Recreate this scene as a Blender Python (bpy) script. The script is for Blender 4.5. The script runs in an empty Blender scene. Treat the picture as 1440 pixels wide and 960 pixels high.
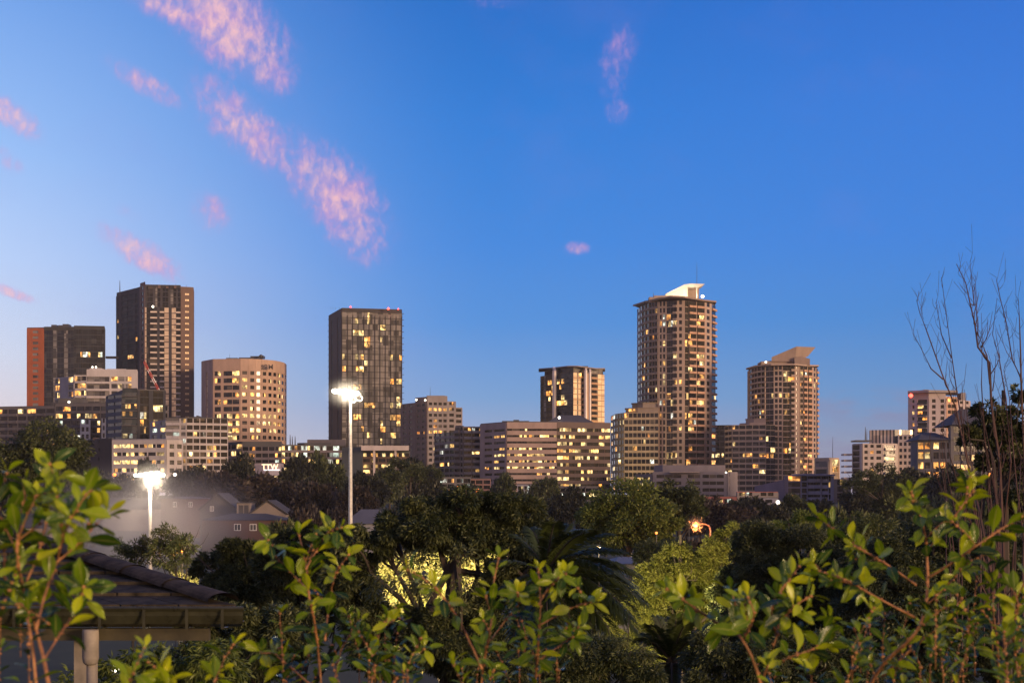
import bpy, math, random
import numpy as np
from mathutils import Vector

# ------------------------------------------------------------------ camera, sky, sun, exposure
SC = bpy.context.scene
COL = SC.collection
CZ = 20.0                      # eye height above the datum
FPX = 2000.0                   # focal length in photo pixels (1440 wide)
HY = 700.0                     # horizon row in the photo


def sl(r, g, b):
    f = lambda c: (c / 255 / 12.92) if c / 255 <= .04045 else ((c / 255 + .055) / 1.055) ** 2.4
    return (f(r), f(g), f(b), 1.0)


cam = bpy.data.cameras.new('camera')
cam_o = bpy.data.objects.new('camera', cam)
COL.objects.link(cam_o)
cam_o.location = (0, 0, CZ)
cam_o.rotation_euler = (math.radians(90), 0, 0)
cam.sensor_width = 36
cam.lens = 36 * FPX / 1440
cam.shift_y = (HY - 480) / 1440
cam.clip_start = .1
cam.clip_end = 20000
cam.dof.use_dof = True
cam.dof.focus_distance = 150
cam.dof.aperture_fstop = 14.0
SC.camera = cam_o
SC.render.resolution_x, SC.render.resolution_y = 1024, 682
SC.view_settings.view_transform = 'Standard'
SC.view_settings.look = 'None'
SC.view_settings.exposure = 0
SC.view_settings.gamma = 1
SC.cycles.use_denoising = True
SC.cycles.max_bounces = 6
SC.cycles.transparent_max_bounces = 8
SC.cycles.volume_bounces = 0
SC.cycles.sample_clamp_indirect = 4

SUN_AZ, SUN_EL = 128.0, 7.0     # degrees clockwise from the view direction
W = bpy.data.worlds.new('World')
SC.world = W
W.use_nodes = True
NT = W.node_tree
NT.nodes.clear()


def nd(t, **kw):
    n = NT.nodes.new(t)
    for k, v in kw.items():
        setattr(n, k, v)
    return n


def mth(op, a, b=None, c=None, clamp=False):
    n = nd('ShaderNodeMath', operation=op, use_clamp=clamp)
    for i, v in enumerate((a, b, c)):
        if v is None:
            continue
        if isinstance(v, (int, float)):
            n.inputs[i].default_value = v
        else:
            NT.links.new(v, n.inputs[i])
    return n.outputs[0]


def mixc(fac, a, b):
    n = nd('ShaderNodeMix', data_type='RGBA')
    for i, v in ((0, fac), (6, a), (7, b)):
        if isinstance(v, (int, float, tuple)):
            n.inputs[i].default_value = v
        else:
            NT.links.new(v, n.inputs[i])
    return n.outputs[2]


def smooth(v, lo, hi):
    n = nd('ShaderNodeMapRange', interpolation_type='SMOOTHSTEP')
    NT.links.new(v, n.inputs[0])
    n.inputs[1].default_value, n.inputs[2].default_value = lo, hi
    return n.outputs[0]


def lin(v, lo, hi):
    n = nd('ShaderNodeMapRange')
    NT.links.new(v, n.inputs[0])
    n.inputs[1].default_value, n.inputs[2].default_value = lo, hi
    return n.outputs[0]


tc = nd('ShaderNodeTexCoord')
sep = nd('ShaderNodeSeparateXYZ')
NT.links.new(tc.outputs['Generated'], sep.inputs[0])
sx, sy, sz = sep.outputs
AZ = mth('MULTIPLY', mth('ARCTAN2', sx, sy), 180 / math.pi)
EL = mth('MULTIPLY', mth('ARCSINE', sz), 180 / math.pi)


def ramp(stops):
    """colour by elevation in degrees, 0 .. 60"""
    n = nd('ShaderNodeValToRGB')
    e = n.color_ramp.elements
    while len(e) > 1:
        e.remove(e[-1])
    for i, (deg, c) in enumerate(stops):
        el = e[0] if i == 0 else e.new(deg / 60)
        el.position = deg / 60
        el.color = sl(*c)
    NT.links.new(mth('DIVIDE', EL, 60, clamp=True), n.inputs[0])
    return n.outputs[0]


R_L = ramp([(0, (236, 214, 212)), (3, (232, 218, 222)), (5.5, (218, 224, 243)), (9, (194, 217, 255)), (13, (162, 200, 253)), (19, (118, 168, 239)), (30, (50, 110, 205)), (60, (25, 60, 140))])
R_C = ramp([(0, (182, 178, 200)), (2, (164, 174, 202)), (4, (124, 163, 213)), (7, (82, 147, 222)), (10, (64, 138, 224)), (15, (44, 126, 216)), (19, (30, 112, 203)), (30, (38, 92, 185)), (60, (22, 55, 130))])
R_R = ramp([(0, (158, 146, 160)), (2, (142, 148, 174)), (4, (104, 148, 201)), (7, (70, 138, 213)), (10, (60, 132, 222)), (15, (54, 124, 219)), (19, (46, 114, 211)), (30, (48, 92, 188)), (60, (24, 55, 130))])
R_W = ramp([(0, (255, 190, 120)), (6, (255, 200, 140)), (14, (250, 200, 165)), (25, (190, 180, 200)), (45, (90, 125, 190)), (60, (45, 80, 150))])
R_B = ramp([(0, (205, 165, 160)), (10, (190, 165, 180)), (25, (120, 135, 185)), (45, (60, 95, 165)), (60, (40, 75, 150))])
base = mixc(smooth(AZ, -25, 0), R_L, R_C)
base = mixc(smooth(AZ, -4, 20), base, R_R)
# the side behind the camera: dull pink all round, the sunset itself to the right
front = mth('COSINE', mth('MULTIPLY', AZ, math.pi / 180))
base = mixc(smooth(front, .75, -.2), base, R_B)
dsun = mth('COSINE', mth('MULTIPLY', mth('SUBTRACT', AZ, SUN_AZ), math.pi / 180))
base = mixc(smooth(dsun, .35, .95), base, R_W)

# high thin clouds catching the last light
vec = nd('ShaderNodeCombineXYZ')
NT.links.new(AZ, vec.inputs[0])
NT.links.new(EL, vec.inputs[1])


def azel(px, py):
    x, z = (px - 720) / FPX, (HY - py) / FPX
    return math.degrees(math.atan2(x, 1)), math.degrees(math.atan2(z, math.hypot(x, 1)))


def blob(px, py, rx, ry, rot, w):
    a, e = azel(px, py)
    m = nd('ShaderNodeMapping', vector_type='TEXTURE')
    m.inputs['Location'].default_value = (a, e, 0)
    m.inputs['Rotation'].default_value = (0, 0, -math.radians(rot))
    m.inputs['Scale'].default_value = (rx / 36, ry / 36, 1)
    NT.links.new(vec.outputs[0], m.inputs[0])
    l = nd('ShaderNodeVectorMath', operation='LENGTH')
    NT.links.new(m.outputs[0], l.inputs[0])
    r = nd('ShaderNodeMapRange', interpolation_type='SMOOTHSTEP')
    NT.links.new(l.outputs['Value'], r.inputs[0])
    r.inputs[1].default_value, r.inputs[2].default_value = 1.5, .15
    return mth('MULTIPLY', r.outputs[0], w)


CL = [(322, 38, 108, 56, 35, 1.05), (235, 5, 110, 26, 20, .9), (375, 95, 50, 35, 40, .8), (345, 178, 100, 40, 38, .85), (290, 145, 30, 25, 45, .5), (470, 268, 110, 52, 42, .9),
      (500, 320, 66, 50, 60, .75), (405, 240, 40, 20, 50, .6), (205, 118, 62, 18, 26, .8), (20, 165, 46, 20, 35, 1.0), (198, 356, 66, 22, 28, 1.0),
      (296, 300, 36, 30, 50, .6), (868, 85, 30, 66, 12, .46), (868, 158, 22, 20, 0, .6), (811, 349, 21, 11, 0, .78), (16, 411, 38, 9, 18, .95), (10, 225, 25, 14, 40, .6),
      (330, 405, 90, 40, 0, .2), (180, 300, 26, 12, 25, .3), (700, 0, 50, 14, 0, .4)]
mask = None
for c in CL:
    b_ = blob(*c)
    mask = b_ if mask is None else mth('MAXIMUM', mask, b_)


def noise(scale, detail, rough, stretch=(1, 1, 1), rot=0, dist=0.):
    m = nd('ShaderNodeMapping')
    m.inputs['Rotation'].default_value = (0, 0, math.radians(rot))
    m.inputs['Scale'].default_value = stretch
    NT.links.new(vec.outputs[0], m.inputs[0])
    n = nd('ShaderNodeTexNoise')
    n.inputs['Scale'].default_value = scale
    n.inputs['Detail'].default_value = detail
    n.inputs['Roughness'].default_value = rough
    n.inputs['Distortion'].default_value = dist
    NT.links.new(m.outputs[0], n.inputs['Vector'])
    return n.outputs[0]


n_big = noise(.6, 3, .5, (1, 1.3, 1), 35, .5)
n_fine = noise(2.9, 5, .55, (1, .66, 1), -38, .3)
body = mth('ADD', mth('MULTIPLY', n_big, .8), mth('MULTIPLY', n_fine, .95))
dens = mth('MULTIPLY', smooth(mth('ADD', mth('MULTIPLY', mask, .7), body), .92, 1.85), smooth(mask, .02, .4))
dens = mth('MULTIPLY', dens, mth('MINIMUM', mth('ADD', mask, .4), 1.0))
dens = mth('MAXIMUM', dens, mth('MULTIPLY', mth('MULTIPLY', mask, mask), .34))
ccol = mixc(smooth(mth('ADD', mth('MULTIPLY', mask, .5), n_fine), .7, 1.2), sl(205, 150, 208), sl(250, 196, 200))
sky = mixc(mth('MULTIPLY', dens, .9), base, ccol)
# faint grey-mauve cloud bank low on the right
bank = mth('MULTIPLY', blob(1235, 575, 130, 26, 0, .55), smooth(noise(.6, 4, .6, (1, 3, 1)), .38, .65))
bank2 = mth('MULTIPLY', blob(1190, 630, 150, 30, 0, .5), smooth(noise(.5, 4, .6, (1, 3, 1)), .35, .65))
sky = mixc(mth('MAXIMUM', bank, bank2), sky, sl(140, 138, 172))
# large, hardly visible warm veils over the blue
veil = mth('MULTIPLY', smooth(noise(.13, 5, .6, (1, 1.6, 1), 30), .5, .72), .08)
sky = mixc(veil, sky, sl(150, 140, 215))
nish = nd('ShaderNodeTexSky', sky_type='NISHITA')
nish.sun_disc = False
nish.sun_elevation = math.radians(SUN_EL)
nish.sun_rotation = math.radians(SUN_AZ)
bg = nd('ShaderNodeBackground')
bg.inputs[1].default_value = 1.0
NT.links.new(sky, bg.inputs[0])
bg2 = nd('ShaderNodeBackground')
bg2.inputs[1].default_value = .002
NT.links.new(nish.outputs[0], bg2.inputs[0])
addn = nd('ShaderNodeAddShader')
NT.links.new(bg.outputs[0], addn.inputs[0])
NT.links.new(bg2.outputs[0], addn.inputs[1])
outw = nd('ShaderNodeOutputWorld')
NT.links.new(addn.outputs[0], outw.inputs[0])
W.cycles.sampling_method = 'AUTOMATIC'

sun = bpy.data.lights.new('sun', 'SUN')
sun.energy = 3.8
sun.angle = math.radians(14)
sun.color = (1.0, .66, .39)
sun_o = bpy.data.objects.new('sun', sun)
COL.objects.link(sun_o)
_a, _e = math.radians(SUN_AZ), math.radians(SUN_EL)
sun_o.rotation_euler = Vector((math.sin(_a) * math.cos(_e), math.cos(_a) * math.cos(_e), math.sin(_e))).to_track_quat('Z', 'Y').to_euler()

# ------------------------------------------------------------------ helpers
RND = random.Random(7)
RNG = np.random.default_rng(7)


def X(px, D):
    return (px - 720) / FPX * D


def Z(py, D):
    return CZ + (HY - py) / FPX * D


def P3(px, py, D):
    return Vector((X(px, D), D, Z(py, D)))


GY = [-60, 0, 5, 10, 25, 50, 100, 200, 300, 450, 600, 900, 1500, 6000, 15000]
GZ = [-1.2, -1.8, -2.6, -3.6, -7, -10, -11.5, -10, -8.5, -3, -.5, 1.5, -3, -12, -40]


def ground(y):
    return CZ + float(np.interp(y, GY, GZ))


def tag(o, label=None, cat=None, group=None, kind=None):
    for k, v in (('label', label), ('category', cat), ('group', group), ('kind', kind)):
        if v:
            o[k] = v
    return o


def empty(name, loc, label, cat, group=None):
    o = bpy.data.objects.new(name, None)
    o.empty_display_size = .1
    COL.objects.link(o)
    o.location = loc
    return tag(o, label, cat, group)


class MB:
    """collects faces; build() links them as ONE mesh object"""

    def __init__(self):
        self.v, self.f, self.m, self.mats = [], [], [], []

    def mi(self, mat):
        if mat not in self.mats:
            self.mats.append(mat)
        return self.mats.index(mat)

    def poly(self, pts, mat):
        i = len(self.v)
        self.v += [tuple(p) for p in pts]
        self.f.append(tuple(range(i, i + len(pts))))
        self.m.append(self.mi(mat))

    def hexa(self, p, mat):
        """p: 8 points, bottom ring then top ring, anticlockwise from above"""
        i = len(self.v)
        self.v += [tuple(q) for q in p]
        k = self.mi(mat)
        for f in ((3, 2, 1, 0), (4, 5, 6, 7), (0, 1, 5, 4), (1, 2, 6, 5), (2, 3, 7, 6), (3, 0, 4, 7)):
            self.f.append(tuple(i + j for j in f))
            self.m.append(k)

    def box(self, x0, x1, y0, y1, z0, z1, mat):
        self.hexa([(x0, y0, z0), (x1, y0, z0), (x1, y1, z0), (x0, y1, z0), (x0, y0, z1), (x1, y0, z1), (x1, y1, z1), (x0, y1, z1)], mat)

    def prism(self, pts, z0, z1, mat, tops=None):
        """pts: plan polygon anticlockwise from above; tops: one top height per point"""
        n = len(pts)
        i = len(self.v)
        self.v += [(p[0], p[1], z0) for p in pts] + [(p[0], p[1], z1 if tops is None else tops[k]) for k, p in enumerate(pts)]
        k = self.mi(mat)
        for j in range(n):
            a, b = j, (j + 1) % n
            self.f.append((i + a, i + b, i + n + b, i + n + a))
            self.m.append(k)
        self.f.append(tuple(i + n + j for j in range(n)))
        self.m.append(k)
        self.f.append(tuple(i + n - 1 - j for j in range(n)))
        self.m.append(k)

    def tube(self, pts, radii, mat, seg=6):
        pts = [Vector(p) for p in pts]
        if isinstance(radii, (int, float)):
            radii = [radii] * len(pts)
        k = self.mi(mat)
        rings = []
        for j, p in enumerate(pts):
            d = (pts[min(j + 1, len(pts) - 1)] - pts[max(j - 1, 0)]).normalized()
            u = d.cross(Vector((0, 0, 1)) if abs(d.z) < .95 else Vector((1, 0, 0))).normalized()
            w = d.cross(u)
            i = len(self.v)
            self.v += [tuple(p + (u * math.cos(t) + w * math.sin(t)) * radii[j]) for t in (2 * math.pi * s / seg for s in range(seg))]
            rings.append(i)
        for a, b in zip(rings, rings[1:]):
            for s in range(seg):
                t = (s + 1) % seg
                self.f.append((a + s, a + t, b + t, b + s))
                self.m.append(k)
        self.f.append(tuple(rings[0] + seg - 1 - s for s in range(seg)))
        self.m.append(k)
        self.f.append(tuple(rings[-1] + s for s in range(seg)))
        self.m.append(k)

    def build(self, name, parent=None, origin=(0, 0, 0), smooth=False):
        me = bpy.data.meshes.new(name)
        ox, oy, oz = origin
        me.from_pydata([(a - ox, b - oy, c - oz) for a, b, c in self.v], [], self.f)
        for m in self.mats:
            me.materials.append(m)
        me.polygons.foreach_set('material_index', self.m)
        if smooth:
            me.polygons.foreach_set('use_smooth', [True] * len(self.f))
        me.update()
        o = bpy.data.objects.new(name, me)
        COL.objects.link(o)
        if parent is not None:
            o.parent = parent
        else:
            o.location = origin
        return o


# ------------------------------------------------------------------ materials
_mats = {}


def new_mat(name):
    m = bpy.data.materials.new(name)
    m.use_nodes = True
    t = m.node_tree
    b = t.nodes['Principled BSDF']
    return m, t, b


def lk(t, a, b):
    t.links.new(a, b)


def snapped_random(t, step=3.1):
    g = t.nodes.new('ShaderNodeNewGeometry')
    s = t.nodes.new('ShaderNodeVectorMath')
    s.operation = 'SNAP'
    s.inputs[1].default_value = (step, step * 3, step)
    lk(t, g.outputs['Position'], s.inputs[0])
    w = t.nodes.new('ShaderNodeTexWhiteNoise')
    lk(t, s.outputs[0], w.inputs['Vector'])
    return g, w


def wall_mat(r, g, b, rough=.85, var=.16, scale=.25):
    key = ('w', r, g, b, rough)
    if key in _mats:
        return _mats[key]
    m, t, bs = new_mat('wall_paint')
    geo = t.nodes.new('ShaderNodeNewGeometry')
    mp = t.nodes.new('ShaderNodeMapping')
    mp.inputs['Scale'].default_value = (1, 1, .35)
    lk(t, geo.outputs['Position'], mp.inputs[0])
    n = t.nodes.new('ShaderNodeTexNoise')
    n.inputs['Scale'].default_value = scale
    n.inputs['Detail'].default_value = 6
    n.inputs['Roughness'].default_value = .65
    lk(t, mp.outputs[0], n.inputs['Vector'])
    rp = t.nodes.new('ShaderNodeValToRGB')
    rp.color_ramp.elements[0].position = .3
    rp.color_ramp.elements[1].position = .7
    rp.color_ramp.elements[0].color = (r * (1 - var), g * (1 - var), b * (1 - var), 1)
    rp.color_ramp.elements[1].color = (min(1, r * (1 + var)), min(1, g * (1 + var)), min(1, b * (1 + var)), 1)
    lk(t, n.outputs[0], rp.inputs[0])
    lk(t, rp.outputs[0], bs.inputs['Base Color'])
    bs.inputs['Roughness'].default_value = rough
    _mats[key] = m
    return m


def glass_mat(name, stops, rough=.12, metal=0., spec=.5):
    if name in _mats:
        return _mats[name]
    m, t, bs = new_mat(name)
    g, w = snapped_random(t)
    rp = t.nodes.new('ShaderNodeValToRGB')
    rp.color_ramp.interpolation = 'CONSTANT'
    e = rp.color_ramp.elements
    for i, (p, c) in enumerate(stops):
        el = e[i] if i < 2 else e.new(p)
        el.position = p
        el.color = (*c, 1)
    lk(t, w.outputs['Value'], rp.inputs[0])
    lk(t, rp.outputs[0], bs.inputs['Base Color'])
    bs.inputs['Roughness'].default_value = rough
    bs.inputs['Metallic'].default_value = metal
    bs.inputs['Specular IOR Level'].default_value = spec
    nz = t.nodes.new('ShaderNodeTexNoise')
    nz.inputs['Scale'].default_value = .35
    lk(t, g.outputs['Position'], nz.inputs['Vector'])
    bp = t.nodes.new('ShaderNodeBump')
    bp.inputs['Strength'].default_value = .12
    bp.inputs['Distance'].default_value = .3
    lk(t, nz.outputs[0], bp.inputs['Height'])
    lk(t, bp.outputs[0], bs.inputs['Normal'])
    _mats[name] = m
    return m


GL_DARK = glass_mat('dark_glass', [(0, (.006, .007, .009)), (.45, (.012, .012, .014)), (.78, (.028, .024, .023)), (.94, (.09, .075, .062))], .12, 0, .4)
GL_CURT = glass_mat('curtained_glass', [(0, (.09, .085, .08)), (.3, (.15, .138, .128)), (.55, (.22, .2, .185)), (.82, (.04, .037, .036))], .3)
GL_BLUE = glass_mat('blue_glass', [(0, (.008, .010, .014)), (.5, (.015, .018, .024)), (.85, (.04, .042, .046))], .15, 0, .45)
GL_MATT = glass_mat('tinted_glass', [(0, (.010, .010, .013)), (.5, (.022, .021, .024)), (.85, (.045, .042, .042))], .5, 0, .15)
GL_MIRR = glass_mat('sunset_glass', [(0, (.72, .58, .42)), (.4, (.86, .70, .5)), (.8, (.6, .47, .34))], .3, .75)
GL_TEAL = glass_mat('teal_glass', [(0, (.025, .034, .034)), (.5, (.04, .05, .047)), (.8, (.08, .085, .08))], .15, 0, .5)


def lit_mat(name, c0, c1, strength):
    m, t, bs = new_mat(name)
    g, w = snapped_random(t, 2.7)
    mp = t.nodes.new('ShaderNodeMapping')
    mp.inputs['Scale'].default_value = (.75, .75, .42)
    lk(t, g.outputs['Position'], mp.inputs[0])
    n = t.nodes.new('ShaderNodeTexNoise')
    n.inputs['Scale'].default_value = 1.0
    n.inputs['Detail'].default_value = 3
    lk(t, mp.outputs[0], n.inputs['Vector'])
    mx = t.nodes.new('ShaderNodeMix')
    mx.data_type = 'RGBA'
    mx.inputs[6].default_value = (*c0, 1)
    mx.inputs[7].default_value = (*c1, 1)
    lk(t, w.outputs['Value'], mx.inputs[0])
    a = t.nodes.new('ShaderNodeMapRange')
    a.inputs[1].default_value, a.inputs[2].default_value = .36, .64
    a.inputs[3].default_value, a.inputs[4].default_value = .08, 1.6
    lk(t, n.outputs[0], a.inputs[0])
    b = t.nodes.new('ShaderNodeMapRange')
    b.inputs[3].default_value, b.inputs[4].default_value = strength * .18, strength * 1.5
    sp = t.nodes.new('ShaderNodeSeparateColor')
    lk(t, w.outputs['Color'], sp.inputs[0])
    lk(t, sp.outputs[1], b.inputs[0])
    mu = t.nodes.new('ShaderNodeMath')
    mu.operation = 'MULTIPLY'
    lk(t, a.outputs[0], mu.inputs[0])
    lk(t, b.outputs[0], mu.inputs[1])
    lk(t, mx.outputs[2], bs.inputs['Emission Color'])
    lk(t, mu.outputs[0], bs.inputs['Emission Strength'])
    bs.inputs['Base Color'].default_value = (.05, .04, .03, 1)
    bs.inputs['Roughness'].default_value = .2
    m.cycles.emission_sampling = 'NONE'
    return m


LIT_W = lit_mat('lit_warm_room', (1, .33, .05), (1, .56, .16), 1.6)
LIT_Y = lit_mat('lit_yellow_room', (1, .55, .14), (1, .76, .34), 1.7)
LIT_C = lit_mat('lit_cool_room', (.75, .95, .8), (1, .93, .78), 1.15)
LIT_R = lit_mat('lit_red_room', (1, .16, .04), (1, .3, .08), .9)
LITS = {LIT_W, LIT_Y, LIT_C, LIT_R}
HOME = [LIT_W] * 8 + [LIT_Y] * 5 + [LIT_C]
OFFICE = [LIT_Y, LIT_Y, LIT_Y, LIT_W]


def plain(name, c, rough=.6, metal=0., emit=None, strength=0., sampling=None, var=.25, scale=2.5):
    m, t, bs = new_mat(name)
    bs.inputs['Base Color'].default_value = (*c, 1)
    bs.inputs['Roughness'].default_value = rough
    bs.inputs['Metallic'].default_value = metal
    if emit:
        bs.inputs['Emission Color'].default_value = (*emit, 1)
        bs.inputs['Emission Strength'].default_value = strength
        if sampling:
            m.cycles.emission_sampling = sampling
    else:
        geo = t.nodes.new('ShaderNodeNewGeometry')
        n = t.nodes.new('ShaderNodeTexNoise')
        n.inputs['Scale'].default_value = scale
        n.inputs['Detail'].default_value = 7
        n.inputs['Roughness'].default_value = .68
        lk(t, geo.outputs['Position'], n.inputs['Vector'])
        mr = t.nodes.new('ShaderNodeMapRange')
        mr.inputs[3].default_value, mr.inputs[4].default_value = max(.02, rough - .15), min(1, rough + .15)
        lk(t, n.outputs[0], mr.inputs[0])
        lk(t, mr.outputs[0], bs.inputs['Roughness'])
        hs = t.nodes.new('ShaderNodeHueSaturation')
        hs.inputs['Color'].default_value = (*c, 1)
        m2 = t.nodes.new('ShaderNodeMapRange')
        m2.inputs[1].default_value, m2.inputs[2].default_value = .3, .7
        m2.inputs[3].default_value, m2.inputs[4].default_value = 1 - var, 1 + var
        lk(t, n.outputs[0], m2.inputs[0])
        lk(t, m2.outputs[0], hs.inputs['Value'])
        lk(t, hs.outputs[0], bs.inputs['Base Color'])
    return m


METAL = plain('dark_metal', (.08, .08, .085), .5, .3)
GREYM = plain('grey_metal', (.3, .3, .31), .5, .5)
WHITEP = plain('white_paint', (.75, .73, .7), .5)
REDLAMP = plain('red_lamp', (.1, .01, .01), .5, 0, (1, .05, .03), 9, 'NONE')
WHITELAMP = plain('white_lamp', (.5, .5, .5), .5, 0, (1, .88, .68), 6, 'NONE')


def sphere(mb, c, r, mat, seg=10, rings=6):
    c = Vector(c)
    i = len(mb.v)
    k = mb.mi(mat)
    for a in range(rings + 1):
        th = math.pi * a / rings
        for s in range(seg):
            ph = 2 * math.pi * s / seg
            mb.v.append((c.x + r * math.sin(th) * math.cos(ph), c.y + r * math.sin(th) * math.sin(ph), c.z + r * math.cos(th)))
    for a in range(rings):
        for s in range(seg):
            t = (s + 1) % seg
            mb.f.append((i + a * seg + s, i + (a + 1) * seg + s, i + (a + 1) * seg + t, i + a * seg + t))
            mb.m.append(k)


# ------------------------------------------------------------------ ground
def build_ground():
    xs = np.unique(np.concatenate([np.linspace(-60, 60, 61), np.linspace(-800, 800, 81), np.linspace(-15000, 15000, 41)]))
    ys = np.unique(np.concatenate([np.linspace(-60, 60, 61), np.linspace(60, 1000, 95), np.linspace(1000, 15000, 40)]))
    gx, gy = np.meshgrid(xs, ys)
    gz = CZ + np.interp(gy, GY, GZ) + .25 * np.sin(gx * .21 + gy * .13) * np.clip(np.abs(gy) / 40, 0, 1) + .4 * np.sin(gx * .05 - gy * .031) * np.clip(np.abs(gy) / 60, 0, 1)
    v = np.stack([gx, gy, gz], -1).reshape(-1, 3)
    nx, ny = len(xs), len(ys)
    f = [(j * nx + i, j * nx + i + 1, (j + 1) * nx + i + 1, (j + 1) * nx + i) for j in range(ny - 1) for i in range(nx - 1)]
    me = bpy.data.meshes.new('ground')
    me.from_pydata(v.tolist(), [], f)
    m, t, bs = new_mat('dark_grass_ground')
    geo = t.nodes.new('ShaderNodeNewGeometry')
    n = t.nodes.new('ShaderNodeTexNoise')
    n.inputs['Scale'].default_value = .15
    n.inputs['Detail'].default_value = 9
    n.inputs['Roughness'].default_value = .7
    lk(t, geo.outputs['Position'], n.inputs['Vector'])
    rp = t.nodes.new('ShaderNodeValToRGB')
    rp.color_ramp.elements[0].position, rp.color_ramp.elements[1].position = .35, .68
    rp.color_ramp.elements[0].color = (.012, .018, .006, 1)
    rp.color_ramp.elements[1].color = (.034, .04, .016, 1)
    lk(t, n.outputs[0], rp.inputs[0])
    lk(t, rp.outputs[0], bs.inputs['Base Color'])
    bs.inputs['Roughness'].default_value = 1
    me.materials.append(m)
    me.polygons.foreach_set('use_smooth', [True] * len(f))
    o = bpy.data.objects.new('ground', me)
    COL.objects.link(o)
    tag(o, kind='structure')


build_ground()
# ------------------------------------------------------------------ buildings
_pane = {}


def pane_mesh(kind, w, h, mat, d=.1):
    key = (kind, round(w, 2), round(h, 2), mat.name)
    if key not in _pane:
        mb = MB()
        mb.box(-w / 2, w / 2, -d / 2, d / 2, -h / 2, h / 2, mat)
        me = bpy.data.meshes.new(kind)
        me.from_pydata(mb.v, [], mb.f)
        me.materials.append(mat)
        _pane[key] = me
    return _pane[key]


def balcony_mesh(w, d, slab, rail, rh):
    key = ('bal', round(w, 2), round(d, 2), slab.name, rail.name, rh)
    if key not in _pane:
        mb = MB()
        mb.box(-w / 2, w / 2, -d, .05, -.13, .13, slab)
        mb.box(-w / 2 + .05, w / 2 - .05, -d + .04, -d + .12, .12, rh, rail)
        mb.box(-w / 2 + .05, -w / 2 + .12, -d + .125, 0, .12, rh, rail)
        mb.box(w / 2 - .12, w / 2 - .05, -d + .125, 0, .12, rh, rail)
        me = bpy.data.meshes.new('balcony')
        me.from_pydata(mb.v, [], mb.f)
        for m in mb.mats:
            me.materials.append(m)
        me.polygons.foreach_set('material_index', mb.m)
        _pane[key] = me
    return _pane[key]


class Building:
    def __init__(s, name, label, px, D, cat='building', group=None, seed=1, lits=HOME):
        s.D = D
        s.o = Vector((X(px, D), D, ground(D) - 1))
        s.root = empty(name, s.o, label, cat, group)
        s.parts = {}
        s.wins, s.bals = [], []
        s.r = random.Random(seed)
        s.lits = lits

    def mb(s, part='wall', label=None):
        if (part, label) not in s.parts:
            s.parts[(part, label)] = MB()
        return s.parts[(part, label)]

    def finish(s):
        for (part, label), mb in s.parts.items():
            o = mb.build(part, s.root, s.o)
            if label:
                o['label'] = label
        for kind, lst in (('window', s.wins), ('balcony', s.bals)):
            lst.sort(key=lambda t: (-int(t[3]), -round(t[4], 0)))
            for me, loc, rz, lit, area, dims in lst[:100]:
                o = bpy.data.objects.new(kind, me)
                COL.objects.link(o)
                o.parent = s.root
                o.location = loc - s.o
                o.rotation_euler.z = rz
                if lit and kind == 'window':
                    o['label'] = 'lit window'
            rest = lst[100:]
            if rest:
                mb = MB()
                for me, loc, rz, lit, area, dims in rest:
                    c, sn = math.cos(rz), math.sin(rz)
                    i = len(mb.v)
                    mb.v += [(loc.x + c * v.co.x - sn * v.co.y, loc.y + sn * v.co.x + c * v.co.y, loc.z + v.co.z) for v in me.vertices]
                    ks = [mb.mi(m) for m in me.materials]
                    for p in me.polygons:
                        mb.f.append(tuple(i + k for k in p.vertices))
                        mb.m.append(ks[p.material_index])
                o = mb.build(kind, s.root, s.o)
                o['kind'] = 'stuff'


def pts(*pd):
    return [(X(px, D), D) for px, D in pd]


def core(b, vis, zb, zt, mat, depth=22, part='wall', label=None, roof=None, over=0., rt=.5, tops=None):
    """vis: visible plan points left to right (facing the camera); closed at the back"""
    l, r = vis[0], vis[-1]
    ym = max(p[1] for p in vis) + depth
    poly = list(vis) + [(r[0] + (ym - r[1]) * r[0] / r[1] * .9, ym), (l[0] + (ym - l[1]) * l[0] / l[1] * .9, ym)]
    b.mb(part, label).prism(poly, zb, zt, mat, tops=None if tops is None else tops + [tops[-1], tops[0]])
    if roof is not None:
        cx = sum(p[0] for p in poly) / len(poly)
        cy = sum(p[1] for p in poly) / len(poly)
        pr = []
        for x, y in poly:
            d = math.hypot(x - cx, y - cy)
            pr.append((x + (x - cx) / d * over, y + (y - cy) / d * over))
        b.mb('roof').prism(pr, zt + .003, zt + rt, roof)
    return poly


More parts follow.
